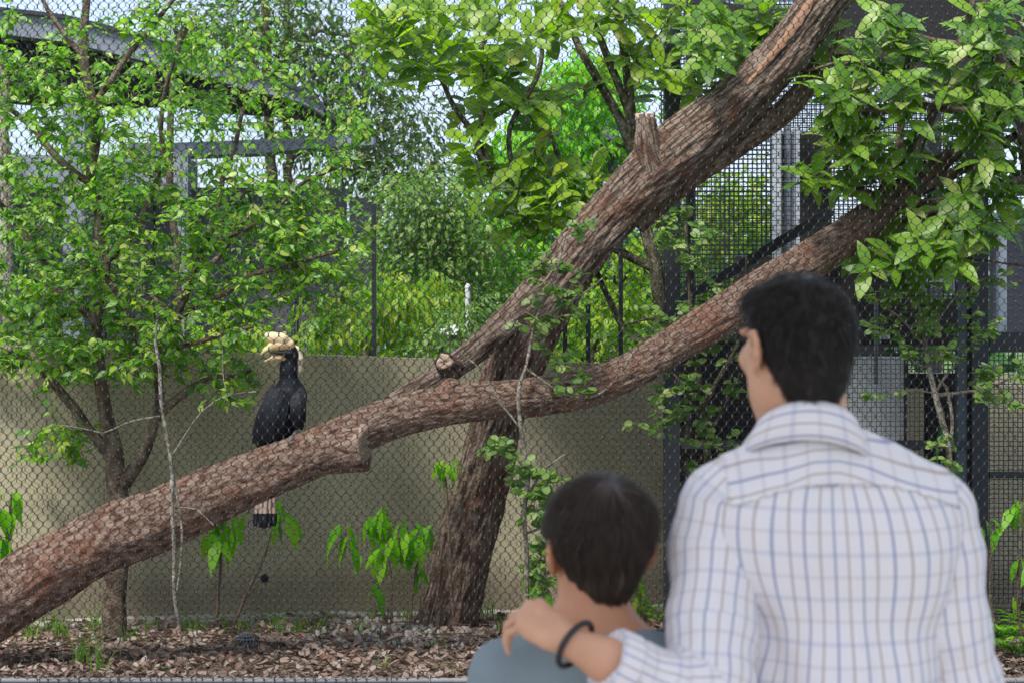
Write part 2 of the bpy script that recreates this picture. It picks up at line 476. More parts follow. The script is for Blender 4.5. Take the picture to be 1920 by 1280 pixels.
OVATE = [(0, 0.004), (0.10, 0.13), (0.30, 0.245), (0.55, 0.19), (0.80, 0.065), (1.0, 0.003)]
OBOV = [(0, 0.006), (0.18, 0.07), (0.42, 0.17), (0.68, 0.215), (0.84, 0.17), (0.95, 0.075), (1.0, 0.004)]
ELLIP = [(0, 0.006), (0.14, 0.09), (0.34, 0.185), (0.55, 0.205), (0.76, 0.145), (0.92, 0.055), (1.0, 0.004)]
ROUND = [(0, 0.008), (0.2, 0.22), (0.5, 0.33), (0.8, 0.25), (0.96, 0.1), (1.0, 0.008)]
LANCE = [(0, 0.005), (0.2, 0.13), (0.42, 0.19), (0.7, 0.13), (0.88, 0.05), (1.0, 0.003)]
CARD = [(0, 0.02), (0.45, 0.28), (1.0, 0.01)]
def variants(prof, n=5, fold=(0.1, 0.4), droop=(0.05, 0.45)):
    r = random.Random(len(prof) * 7 + n)
    return [leaf_shape(prof, r.uniform(*fold), r.uniform(*droop), r.uniform(-0.4, 0.4)) for _ in range(n)]
LV = {'ovate': variants(OVATE), 'obov': variants(OBOV, 5, (0.05, 0.3), (0.0, 0.35)), 'ellip': variants(ELLIP, 5, (0.05, 0.35), (0.05, 0.5)),
      'round': variants(ROUND, 5, (0.05, 0.3), (0.0, 0.3)), 'lance': variants(LANCE, 5, (0.1, 0.35), (0.2, 0.7)), 'card': variants(CARD, 3)}

def basis(A, Nn):
    A = A / (np.linalg.norm(A, axis=1)[:, None] + 1e-9)
    X = np.cross(A, Nn); X /= np.linalg.norm(X, axis=1)[:, None] + 1e-9
    return np.stack([X, A, np.cross(X, A)], 2)

_leaf_mesh = {}
def place_leaves(parent, mat, shape, P, A, Nn, Ln, Wd=1.0, singles=300, bulk_name='crown', name='leaf', rank=None):
    """leaves at P along A with normal Nn: the largest in view as objects, the rest joined"""
    P = np.asarray(P, float); A = np.asarray(A, float); Nn = np.asarray(Nn, float); Ln = np.asarray(Ln, float)
    n = len(P)
    if n == 0: return
    B = basis(A, Nn)
    vs = LV[shape]
    which = RNG.integers(0, len(vs), n)
    # how large each shows: area facing the camera over distance squared, only inside the frame
    d = P[:, 1]
    px = 960 + P[:, 0] / d * FPX; py = 640 - (P[:, 2] - CAM_Z) / d * FPX
    tocam = np.array([0, 0, CAM_Z]) - P; tocam /= np.linalg.norm(tocam, axis=1)[:, None]
    face = np.abs((B[:, :, 2] * tocam).sum(1)) + 0.15
    score = face * (Ln / d)**2 * ((px > -10) & (px < 1930) & (py > -10) & (py < 1290))
    order = np.argsort(-score)
    one = [i for i in order[:singles] if score[i] > 0]
    rest = np.setdiff1d(np.arange(n), one)
    off = parent.location
    for i in one:
        key = (shape, which[i], mat.name)
        if key not in _leaf_mesh:
            Vv, Qq, Uu = vs[which[i]]
            me = np_mesh('leaf', Vv, [Qq], True, Uu); me.materials.append(mat); _leaf_mesh[key] = me
        o = bpy.data.objects.new(name, _leaf_mesh[key]); COL.objects.link(o)
        o.parent = parent
        mtx = Matrix(B[i].tolist()).to_4x4() @ Matrix.Diagonal((Ln[i] * Wd, Ln[i], Ln[i], 1))
        mtx.translation = Vector(P[i]) - off
        o.matrix_local = mtx
    if len(rest):
        VV, QQ, UU = [], [], []; base = 0
        for k in range(len(vs)):
            idx = rest[which[rest] == k]
            if not len(idx): continue
            Vv, Qq, Uu = vs[k]
            sc = Vv * np.array([Wd, 1, 1])
            w = np.einsum('nij,vj->nvi', B[idx], sc) * Ln[idx][:, None, None] + P[idx][:, None]
            VV.append(w.reshape(-1, 3))
            QQ.append((Qq[None] + (np.arange(len(idx)) * len(Vv))[:, None, None] + base).reshape(-1, 4))
            UU.append(np.tile(Uu, (len(idx), 1))); base += len(idx) * len(Vv)
        link(bulk_name, np_mesh(bulk_name, np.vstack(VV), [np.vstack(QQ)], True, np.vstack(UU)), mat, parent, 'stuff')

class Tree:
    def __init__(s, seed=1):
        s.r = random.Random(seed); s.main = []; s.twigs = []
        s.N = []; s.R = []
        s.LP, s.LA, s.LN, s.LL = [], [], [], []
    def chain(s, pts, step=0.06, twig=False, wob=0.0):
        """pts: (x_px, y_px, depth, radius_px)"""
        P = [W(p[0], p[1], p[2]) for p in pts]; R = [p[3] * p[2] / FPX for p in pts]
        return s.chain3(P, R, step, twig, wob)
    def chain3(s, P, R, step=0.06, twig=False, wob=0.0):
        P, R = resample(P, R, step)
        if wob:
            ph = s.r.uniform(0, 50); t = np.arange(len(P)) * step * 6
            e = np.minimum(1, np.arange(len(P)) / 3.0)
            P = P + np.stack([vnoise(t, t * 0 + ph, t * 0, k) for k in (1, 2, 3)], 1) * wob * e[:, None]
        (s.twigs if twig else s.main).append((P, R))
        for p, r in zip(P, R): s.N.append(p); s.R.append(r)
        return P, R
    def nearest(s, c, up=0.6):
        N = np.array(s.N); d = N - c
        dist = np.linalg.norm(d, axis=1) + up * np.maximum(0, d[:, 2])
        i = int(np.argmin(dist)); return i
    def twig_to(s, c, r_end=0.0015, sag=0.12, wob=0.012):
        c = np.array(c, float)
        i = s.nearest(c); p = np.array(s.N[i]); L = np.linalg.norm(c - p)
        if L < 0.03: return np.array([p, c]), L
        r0 = min(s.R[i] * 0.75, 0.0022 + 0.006 * L)
        mid = (p + c) / 2 + np.array([s.r.gauss(0, 0.06), s.r.gauss(0, 0.06), s.r.uniform(-0.3, 1) * sag]) * L
        P, R = s.chain3([p, mid, c], [max(r0, r_end), (r0 + r_end) / 2, r_end], max(0.025, L / 10), True, wob)
        return P, L
    def leaf(s, p, a, n, l):
        s.LP.append(p); s.LA.append(a); s.LN.append(n); s.LL.append(l)
    def spray(s, P, n, length, spread=0.8, droop=0.35, last=0.3):
        """leaves alternating along the last stretch of a twig"""
        P = np.asarray(P); T = np.gradient(P, axis=0) if len(P) > 1 else np.array([[0, 0, 1.0]])
        acc = np.concatenate([[0], np.cumsum(np.linalg.norm(np.diff(P, axis=0), axis=1))])
        L = acc[-1]; st = max(0, L - last)
        for k in range(n):
            q = st + (L - st) * (k + 0.6) / n
            p = np.array([np.interp(q, acc, P[:, j]) for j in range(3)])
            t = T[min(len(T) - 1, np.searchsorted(acc, q))]; t = t / (np.linalg.norm(t) + 1e-9)
            side = np.cross(t, [0, 0, 1.0]); side /= np.linalg.norm(side) + 1e-6
            sg = 1 if k % 2 else -1
            a = t * 0.6 + side * sg * spread + np.array([s.r.gauss(0, .3), s.r.gauss(0, .3), s.r.gauss(0, .25) - droop])
            nn = np.array([s.r.gauss(-.1, .5), s.r.gauss(-.6, .45), .7])
            s.leaf(p, a, nn, length * s.r.uniform(0.6, 1.25))
    def rosette(s, c, t, n, length, open_=0.9, droop=0.1):
        t = np.array(t, float); t /= np.linalg.norm(t) + 1e-9
        u = np.cross(t, [0.3, 0.9, 0.1]); u /= np.linalg.norm(u); v = np.cross(t, u)
        ph = s.r.uniform(0, 6)
        for k in range(n):
            a_ = ph + k * 2.4
            o = open_ * s.r.uniform(0.6, 1.4)
            a = t * s.r.uniform(0.2, 0.9) + (u * math.cos(a_) + v * math.sin(a_)) * o + np.array([0, 0, -droop * s.r.uniform(0, 2.0)])
            nn = t + np.array([s.r.gauss(0, .3), s.r.gauss(-.35, .3), 0.3])
            s.leaf(np.array(c) - t * 0.012 * k, a, nn, length * s.r.uniform(0.65, 1.2))
    def build(s, name, label, cat, loc, bark, mat, shape, singles=300, group=None, sides=8, wd=1.0, crown='crown', limb='branch', first='trunk'):
        root = thing(name, label, cat, loc, group)
        for k, (P, R) in enumerate(s.main):
            mb = MB(); mb.tube(P, R, sides if R.max() > 0.008 else 5)
            mb.build(first if k == 0 else limb, bark, root, True)
        if s.twigs:
            mb = MB()
            for P, R in s.twigs: mb.tube(P, R, 4, False)
            mb.build('twigs', bark, root, True, 'stuff')
        place_leaves(root, mat, shape, s.LP, s.LA, s.LN, s.LL, wd, singles, crown)
        return root

def rnd_in(poly_ellipses, n, r):
    """n pixel points spread over a list of (cx, cy, rx, ry, weight)"""
    out = []
    ws = [e[4] for e in poly_ellipses]
    for _ in range(n):
        e = r.choices(poly_ellipses, ws)[0]
        a = r.uniform(0, 2 * PI); q = math.sqrt(r.random())
        out.append((e[0] + e[2] * q * math.cos(a), e[1] + e[3] * q * math.sin(a)))
    return out

# ---------------------------------------------------------------- leaning trunk and fallen log
def bark_disp(seed, ridge, lump, fib=26.0):
    def f(L, a, R):
        x = np.cos(a); y = np.sin(a)
        per = 2 * PI * R.mean()
        k = fib * per                                     # ridges round the stem
        kk = k / (2 * PI)
        wv = 0.35 * fbm(L * 5, x * 2, y * 2, 3, seed + 40)
        n1 = fbm(x * kk + wv * 3, y * kk + wv * 3, L * 9.0, 3, seed)
        n2 = fbm(x * kk * 2.6, y * kk * 2.6, L * 13.0, 2, seed + 9)
        rid = 1 - np.abs(n1) * 2.6
        big = fbm(x * 1.6, y * 1.6, L * 3.0, 3, seed + 20)
        return ridge * (rid - 0.5) + ridge * 0.8 * n2 + lump * big * R / 0.15
    return f

def bark_limb(name, pts, mat, parent, seed, ridge=0.008, lump=0.02, sides=120, step=0.012, ends=True):
    P = [W(p[0], p[1], p[2]) for p in pts]; R = [p[3] * p[2] / FPX for p in pts]
    P, R = resample(P, R, step)
    V, Q, U = tube_arrays(P, R, sides, bark_disp(seed, ridge, lump))
    # weld the seam
    m = sides + 1
    V = V.reshape(-1, m, 3); V[:, -1] = V[:, 0]; V = V.reshape(-1, 3)
    o = link(name, np_mesh(name, V, [Q], True, U), mat, parent)
    return o, P, R

def end_disc(name, P, T, r, mat, parent, seed):
    """a sawn end: rings on a slightly domed, ragged face"""
    T = Vector(T).normalized(); x = T.cross(Vector((0, 0, 1))).normalized(); y = x.cross(T)
    n = 28; V = []; Q = []
    rr = [0.02, 0.35, 0.7, 0.95, 1.0]
    for k, q in enumerate(rr):
        for i in range(n):
            a = 2 * PI * i / n
            w = r * q * (1 + 0.08 * math.sin(3 * a + seed) + 0.05 * math.sin(7 * a))
            V.append(Vector(P) + x * (w * math.cos(a)) + y * (w * math.sin(a)) + T * (0.006 * math.sin(5 * a + k) - (0.03 if k == 4 else 0)))
    for k in range(len(rr) - 1):
        for i in range(n):
            Q.append((k * n + i, k * n + (i + 1) % n, (k + 1) * n + (i + 1) % n, (k + 1) * n + i))
    return link(name, np_mesh(name, [tuple(v) for v in V], [np.array(Q)], True), mat, parent)

DT = 9.0
lt = thing('leaning_tree', 'thick rough barked tree trunk leaning to the upper right behind the mesh', 'tree', W(835, 1170, 9.76))
bark_limb('trunk', [(826,1195,9.80,66),(840,1160,9.76,57),(872,1020,9.62,53),(905,900,9.47,49),(932,790,9.30,48),(968,680,9.12,56),(1008,590,9.02,57),(1074,490,DT,51),(1150,400,DT,49),(1240,310,DT,59),(1352,218,DT,51),(1463,112,DT,45),(1545,5,DT,42),(1640,-110,DT,40)], M['bark_trunk'], lt, 3, 0.010, 0.03, 150, 0.011)
bark_limb('limb', [(1000,560,DT-.05,34),(955,600,DT-.10,28),(903,645,DT-.16,24),(848,690,DT-.22,24),(790,728,DT-.3,24),(735,763,DT-.38,24)], M['bark_trunk'], lt, 8, 0.006, 0.02, 70, 0.015)
bark_limb('limb', [(1190,420,DT+.06,24),(1260,352,DT+.06,29),(1345,292,DT+.08,29),(1420,245,DT+.1,25),(1480,200,DT+.13,22),(1530,135,DT+.2,20),(1570,50,DT+.25,17)], M['bark_log'], lt, 12, 0.003, 0.02, 60, 0.018)
so, sp_, sr_ = bark_limb('cut_stub', [(1226,318,DT-.06,40),(1214,275,DT-.1,26),(1211,240,DT-.1,20),(1210,216,DT-.1,17)], M['bark_trunk'], lt, 15, 0.006, 0.02, 50, 0.012)
end_disc('cut_face', Vector(sp_[-1]) + Vector((0, 0, .004)), (0, -0.1, 1), 18 * DT / FPX, M['cut_wood'], so, 2)
so2, sp2, sr2 = bark_limb('cut_stub', [(845,690,DT-.25,26),(836,682,DT-.32,20),(832,677,DT-.36,16)], M['bark_trunk'], lt, 17, 0.004, 0.01, 40, 0.01)
end_disc('cut_face', Vector(sp2[-1]) + Vector((0, -.004, 0)), (-0.3, -1, 0.3), 15 * DT / FPX, M['cut_wood'], so2, 4)

# bare red wood where the bark has split on the trunk
def bare_strip(pts, w, lift, parent):
    V = []; Q = []
    n = 0
    P, R = resample([W(x, y, d) for x, y, d, _ in pts], [p[3] for p in pts], 0.02)
    T = np.gradient(P, axis=0)
    for i, (p, r, t) in enumerate(zip(P, R, T)):
        s = Vector(t).normalized().cross(Vector((0, -1, 0))).normalized()
        for q in (-1, -.4, .4, 1):
            z = Vector((0, -lift * (1 - q * q * .9), 0))
            jit = 0.004 * math.sin(i * 1.7 + q * 5)
            V.append(Vector(p) + s * (q * r * w + jit) + z)
    for i in range(len(P) - 1):
        for k in range(3):
            a = i * 4 + k; Q.append((a, a + 1, a + 5, a + 4))
    return link('bare_wood', np_mesh('bare_wood', [tuple(v) for v in V], [np.array(Q)], True), M['bare'], parent)
M['bare'] = bark_mat('bare', (0.14, 0.07, 0.045), (0.34, 0.20, 0.13), (0.52, 0.38, 0.28), (0.26, 0.12, 0.07), 1, 10, 0.3)
bare_strip([(1400,160,DT-.135,3),(1430,125,DT-.135,5),(1465,82,DT-.132,7),(1500,35,DT-.128,8),(1530,-15,DT-.12,7)], DT / FPX, 0.006, lt)

DL = 8.5
log = thing('fallen_log', 'long pale red fallen log with a sawn side stub, propped across the leaning trunk', 'log', W(0, 1150, DL))
LOGA = [(-150,1195,DL+.1,66),(-40,1148,DL,64),(80,1078,DL,63),(200,1012,DL,61),(320,964,DL,55),(440,911,DL,50),(550,865,DL,46),(620,834,DL,43),(690,800,DL,38),(770,774,DL-.02,37),(850,759,DL-.02,37),(940,748,DL-.04,35),(1010,741,DL-.05,36),(1090,728,DL-.02,35),(1180,696,DL,34),(1260,650,DL+.05,34),(1340,602,DL+.1,36),(1420,545,DL+.15,36),(1510,492,DL+.2,36),(1600,432,DL+.25,33),(1680,372,DL+.3,28),(1745,322,DL+.35,24)]
_, LP_, LR_ = bark_limb('log_body', LOGA, M['bark_log'], log, 31, 0.006, 0.026, 150, 0.012)
so, sp_, sr_ = bark_limb('cut_stub', [(600,848,DL-.02,42),(640,842,DL-.05,42),(668,838,DL-.09,44),(684,836,DL-.1,44)], M['bark_log'], log, 33, 0.005, 0.02, 80, 0.011)
end_disc('cut_face', Vector(sp_[-1]) + Vector((.002, 0, 0)), (1, -0.28, -0.22), 44 * DL / FPX, M['cut_wood'], so, 1)
bark_limb('knot', [(830,742,DL-.03,20),(848,726,DL-.03,19),(862,720,DL-.03,10)], M['bark_log'], log, 35, 0.003, 0.02, 40, 0.01)
tb = Tree(3)
for ch in ([(1735,330,DL+.34,22),(1790,285,DL+.4,15),(1850,235,DL+.45,12),(1930,170,DL+.5,9)], [(1700,365,DL+.3,16),(1780,330,DL+.3,11),(1860,280,DL+.3,9),(1940,235,DL+.3,7)], [(1690,370,DL+.28,11),(1720,280,DL+.2,9),(1760,190,DL+.2,8),(1800,90,DL+.2,7),(1830,-20,DL+.2,6)], [(1620,420,DL+.2,8),(1680,300,DL+.15,8),(1690,200,DL+.1,7),(1705,90,DL+.1,5)]):
    P, R = resample([W(*c[:3]) for c in ch], [c[3] * c[2] / FPX for c in ch], 0.05)
    MB().tube(P, R, 10).build('branch', M['bark_twig'], log, True)

# ---------------------------------------------------------------- left tree, small leaves
t = Tree(21); D = 9.25
t.chain([(212,1190,D,24),(222,1080,D,21),(228,960,D,20),(218,900,D,19),(215,860,D,17),(195,760,D,13),(185,620,D-.05,11),(195,480,D,10),(175,350,D,9),(178,220,D,9),(160,90,D,8),(165,-40,D,7)], wob=0.015)
for c in ([(225,915,D,15),(262,858,D-.05,12),(288,795,D-.1,10),(300,690,D-.1,9),(330,590,D-.1,8),(385,470,D-.1,6),(420,330,D,5),(455,200,D,4)],
          [(212,865,D,12),(170,800,D+.05,10),(120,745,D+.1,9),(60,690,D+.1,7),(-30,640,D+.1,5)],
          [(285,800,D-.1,8),(330,745,D-.15,8),(400,715,D-.1,7),(440,702,D-.05,5),(472,690,D,3)],
          [(190,610,D,8),(110,540,D,7),(40,430,D+.1,6),(-20,360,D,5)],
          [(192,500,D,7),(260,420,D,6),(300,300,D+.1,5),(310,170,D,4),(350,40,D,3)],
          [(178,350,D,7),(120,310,D,7),(60,240,D+.1,6),(10,200,D+.1,5)],
          [(175,200,D,7),(225,120,D,6),(280,60,D,5),(340,-20,D,4)],
          [(300,700,D-.1,7),(240,600,D-.3,6),(200,520,D-.3,5),(120,480,D-.3,4)],
          [(330,600,D-.1,6),(430,540,D-.2,5),(540,500,D-.2,4),(640,470,D-.1,3)],
          [(395,460,D-.1,5),(500,400,D,4),(600,330,D,3.5),(680,290,D,3)],
          [(160,110,D,6),(110,60,D,5),(70,-20,D,4)],
          [(300,660,D-.1,5),(390,640,D-.3,4.5),(470,610,D-.3,3.5)]):
    t.chain(c, wob=0.02)
reg = [(330,440,330,150,5.0),(200,600,230,110,2.6),(520,470,170,100,1.7),(110,300,150,150,1.5),(420,250,260,120,1.3),(180,90,230,100,1.4),(430,720,60,50,0.45),(60,680,110,60,0.7),(560,560,130,70,0.8),(300,660,260,60,1.2),(100,835,75,32,0.35),(640,300,70,130,0.5),(60,500,90,120,0.9),(250,130,260,110,.7),(60,120,100,120,.6)]
for (x, y) in sorted(rnd_in(reg, 600, t.r), key=lambda q: abs(q[0] - 215) + abs(q[1] - 560)):
    if 560 < x and y > 640: continue
    if 470 < x < 590 and 600 < y < 860: continue
    c = W(x, y, D + t.r.uniform(-.5, .45))
    P, L = t.twig_to(c)
    t.spray(P, t.r.randint(5, 8), 0.068)
    for k in range(t.r.randint(1, 3)):
        q = P[-1] + np.array([t.r.gauss(0, .09), t.r.gauss(0, .09), t.r.gauss(0.0, .06)])
        i = max(0, len(P) - 3)
        PP, _ = t.chain3([P[i], (P[i] + q) / 2 + np.array([0, 0, .01]), q], [0.0018, 0.0015, 0.001], 0.03, True)
        t.spray(PP, t.r.randint(4, 7), 0.064, last=0.2)
# bare crossing twigs
for k in range(46):
    x, y = t.r.uniform(-20, 660), t.r.uniform(60, 720)
    if 470 < x < 590 and y > 560: continue
    t.twig_to(W(x, y, D + t.r.uniform(-.4, .4)), 0.001, 0.3, 0.03)
left_tree = t.build('small_leaved_tree', 'tree with small bright green pointed leaves and many forking limbs beside the black bird', 'tree', W(212, 1190, D), M['bark_twig'], M['leaf_small'], 'ovate', 300)

# second, reddish stem group
t = Tree(22); D = 9.35
t.chain([(200,1000,D,9),(205,920,D,9),(196,870,D,8),(150,790,D,8),(100,730,D,7),(30,690,D,6),(-40,675,D,5)], wob=.01)
t.N = t.N; 
# thin pale sapling in front of the log
s2 = Tree(23); D2 = 8.15
s2.chain([(335,1170,D2,3.60),(328,1120,D2,3.60),(326,1040,D2,3.60),(322,960,D2,3.60),(322,900,D2,4.32),(318,850,D2,3.60),(305,770,D2,3.60),(300,690,D2,3.60),(290,640,D2,2.88),(296,590,D2,1.6)], wob=.006)
s2.chain([(325,900,D2,2.88),(338,960,D2,2.88),(342,1010,D2,2.88),(337,1080,D2,2.16),(332,1110,D2,2.16)], wob=.004)
s2.chain([(318,860,D2,2.16),(380,770,D2,1.80),(430,740,D2,1.44),(480,735,D2,1.44)], wob=.006)
s2.chain([(300,780,D2,2.16),(240,790,D2,1.80),(190,810,D2,1.44),(150,800,D2,1.44)], wob=.006)
s2.chain([(322,950,D2,1.44),(370,955,D2,1.44),(400,985,D2,1.08)], wob=.006)
for (x, y) in rnd_in([(290,560,90,110,2),(250,480,80,60,1),(130,820,70,30,.8),(380,640,60,60,.7)], 26, s2.r):
    P, L = s2.twig_to(W(x, y, D2 + s2.r.uniform(-.08, .3)))
    s2.spray(P, s2.r.randint(5, 8), 0.05)
s2.build('pale_sapling', 'thin sapling with a whitish twin stem crossing in front of the fallen log', 'sapling', W(335, 1180, D2), M['bark_pale'], M['leaf_yellow'], 'ovate', 120, limb='stem', first='stem')

# ---------------------------------------------------------------- middle tree with large leaves
def big_tree(seed, D, chains, regs, n, leaf_len, name, label, loc, shape, mat, bark, per=(6, 9), depth=(-.45, .4), upbias=0.7, skip=None):
    t = Tree(seed)
    for c in chains: t.chain(c, wob=0.012)
    x0 = chains[0][-1][0]; y0 = chains[0][-1][1]
    pts = sorted(rnd_in(regs, n, t.r), key=lambda q: -q[1])
    for (x, y) in pts:
        if skip and skip(x, y): continue
        c = W(x, y, D + t.r.uniform(*depth))
        P, L = t.twig_to(c, 0.003, 0.1, 0.01)
        tt = (P[-1] - P[max(0, len(P) - 3)]); tt /= np.linalg.norm(tt) + 1e-9
        tt = tt * (1 - upbias) + np.array([t.r.gauss(0, .35), t.r.gauss(-.45, .35), upbias])
        t.rosette(c, tt, t.r.randint(*per), leaf_len, 0.95, 0.22)
    return t, name, label, loc, shape, mat, bark
D = 9.5
mid = big_tree(31, D, [
    [(1275,1180,D+.1,21),(1285,1000,D+.1,22),(1285,880,D+.1,20),(1270,760,D+.05,17),(1250,620,D,14),(1228,500,D,13),(1205,400,D,12),(1190,300,D,12),(1180,180,D,10),(1165,60,D,8),(1150,-40,D,7)],
    [(1195,310,D,10),(1160,220,D,9),(1110,130,D,8),(1060,30,D,6),(1030,-40,D,5)],
    [(1185,230,D,8),(1120,60,D,7),(1085,-30,D,6)],
    [(1228,505,D,9),(1160,470,D+.05,8),(1090,430,D+.1,8),(1010,405,D,8),(960,370,D,8),(925,330,D-.05,7),(890,250,D-.05,6),(840,180,D,5),(810,100,D,4)],
    [(945,355,D,6),(895,280,D-.1,6),(905,200,D-.1,5),(902,90,D-.1,5),(915,60,D-.1,4),(950,10,D-.1,3)],
    [(1000,400,D,6),(965,330,D-.1,5),(955,240,D-.1,5),(1005,150,D-.15,5),(1015,50,D-.15,4)],
    [(1060,420,D,6),(1052,320,D-.1,5),(1030,250,D-.1,4),(990,215,D-.15,4)],
    [(1200,390,D,7),(1245,300,D,6),(1260,180,D,6),(1330,60,D,5)],
    [(1255,650,D,8),(1180,630,D+.1,7),(1140,560,D+.1,6),(1115,505,D+.1,5)]],
    [(870,120,150,120,2.0),(1000,90,140,110,1.3),(990,270,130,110,1.5),(770,80,90,80,1.0),(1150,60,120,70,1.0),(1030,350,100,60,1.1),(1240,100,100,120,1.3),(720,40,50,40,.6),(1020,405,60,30,.5),(1340,110,120,110,1.6),(1450,60,90,70,.8)],
    132, 0.18, 'large_leaved_tree', 'tree with big olive green paddle leaves in whorls and a mossy mottled trunk', W(1275, 1180, D), 'obov', M['leaf_big'], M['bark_moss'])
mid[0].build(mid[1], mid[2], 'tree', mid[3], mid[6], mid[5], mid[4], 300, wd=1.0)

D = 8.75
rt = big_tree(41, D, [
    [(1990,700,D,26),(1960,480,D,20),(1930,300,D,16),(1890,150,D,12),(1850,20,D,9),(1830,-60,D,8)],
    [(1940,330,D,10),(1850,360,D-.05,9),(1760,380,D-.05,8),(1680,380,D-.1,7),(1600,350,D-.1,6)],
    [(1900,200,D,9),(1810,210,D-.05,8),(1720,200,D-.1,7),(1640,215,D-.1,6),(1560,190,D-.1,5)],
    [(1870,90,D,8),(1780,80,D,7),(1700,60,D,6),(1640,20,D,5)],
    [(1850,360,D-.05,7),(1760,400,D-.1,5),(1690,410,D-.1,4)],
    [(1640,215,D-.1,5),(1590,120,D-.1,4),(1500,130,D+.3,3),(1400,90,D+.35,3),(1330,90,D+.4,3)]],
    [(1650,210,110,80,2.2),(1620,310,130,60,1.5),(1760,110,140,90,2.0),(1800,230,110,80,1.5),(1720,400,90,50,1.4),(1840,380,80,80,1.4),(1560,190,50,70,.7),(1400,110,80,80,1.0),(1320,60,50,60,.6),(1860,60,60,60,.8),(1660,470,90,40,.7),(1880,260,60,120,.8),(1640,60,60,60,1.0),(1780,440,80,40,.6),(1880,180,60,120,.8),(1740,470,90,45,.9)],
    205, 0.158, 'broad_leaved_tree', 'tree with glossy mid green oval leaves overhanging the dark cage', W(1990, 1200, D), 'ellip', M['leaf_right'], M['bark_twig'],
    skip=lambda x, y: (abs((y - 5) - (1550 - x) * 0.98) < 80 and x < 1590) or (x < 1740 and abs((y - 420) - (1610 - x) * .78) < 34))
tr = rt[0]
tr.main[0] = (np.vstack([np.array([W(2010, 1210, D)]), tr.main[0][0]]), np.concatenate([[30 * D / FPX], tr.main[0][1]]))
tr.build(rt[1], rt[2], 'tree', rt[3], rt[6], rt[5], rt[4], 300, wd=1.05)

# ---------------------------------------------------------------- shrubs with small round leaves climbing by the trunk and by the cage
def shrub(seed, D, chains, regs, n, leaf, name, label, cat, loc, mat, bark, shape='round', singles=200, per=(5, 8), depth=.12, group=None, last=.2, wd=1.0, bare=0):
    t = Tree(seed)
    for c in chains: t.chain(c, wob=0.008, step=.04)
    for (x, y) in sorted(rnd_in(regs, n, t.r), key=lambda q: -q[1]):
        P, L = t.twig_to(W(x, y, D + t.r.uniform(-depth, depth)), 0.001, .15, .008)
        t.spray(P, t.r.randint(*per), leaf, last=last)
    for k in range(bare):
        e = t.r.choice(regs)
        t.twig_to(W(e[0] + t.r.uniform(-1.3, 1.3) * e[2], e[1] + t.r.uniform(-1.3, 1.3) * e[3], D + t.r.uniform(-.1, .1)), .0008, .4, .02)
    return t.build(name, label, cat, loc, bark, mat, shape, singles, group, 7, wd, 'foliage', 'stem', 'stem')
D = 8.3
shrub(51, D, [[(986,1165,D,5),(988,1080,D,5),(984,980,D,4.5),(990,890,D,4.5),(976,800,D,4),(973,730,D,4),(985,690,D,3),(1005,600,D,3),(1040,520,D,2.5),(1060,440,D,2)],
              [(988,930,D,3),(1020,880,D,2),(1060,850,D,2)], [(985,1000,D,3),(1030,985,D,2),(1050,990,D,2)], [(984,1020,D,3),(1030,1015,D,2.2),(1048,1020,D,2)],
              [(1005,600,D,3),(1080,560,D,2),(1130,520,D,1.5)], [(985,690,D,3),(1060,740,D,2),(1130,735,D,2),(1190,660,D,1.5)], [(976,805,D,2.5),(930,740,D,2),(900,690,D,2),(860,660,D,1.5)]],
      [(1040,520,60,55,1.8),(1000,600,50,50,.8),(1085,420,25,20,.4),(930,830,40,30,.5),(1010,900,55,40,1.1),(1010,960,40,50,.8),(1020,1060,30,60,.9),(1090,590,60,30,.5),(1050,690,60,40,.4)], 110, 0.055,
      'climbing_shrub', 'spindly shrub with whitish stem and small rounded leaves in front of the leaning trunk', 'shrub', W(986, 1165, D), M['leaf_pale'], M['bark_pale'], 'round', 200, bare=16)
D = 8.9
shrub(52, D, [[(1330,1180,D,9),(1320,1000,D,8),(1325,880,D,8),(1320,760,D,6),(1300,640,D,5),(1290,520,D,4),(1285,420,D,3)],
              [(1320,760,D,5),(1380,650,D,4),(1395,560,D,3),(1400,480,D,2)], [(1300,640,D,4),(1230,600,D,3),(1170,610,D,2)], [(1322,800,D,4),(1250,690,D,3),(1180,700,D,2)], [(1325,820,D,3),(1360,760,D,2.5),(1390,700,D,2)]],
      [(1290,450,55,65,1.6),(1330,590,70,70,1.4),(1240,620,70,50,.8),(1300,720,80,70,1.0),(1170,640,60,50,.6),(1340,840,50,80,.8),(1230,790,60,60,.5),(1380,700,30,60,.5)], 150, 0.053,
      'twiggy_shrub', 'tall twiggy shrub with sparse yellowish round leaves rising over the log beside the man', 'shrub', W(1330, 1180, D), M['leaf_pale'], M['bark_moss'], 'round', 200, bare=30)
D = 8.6
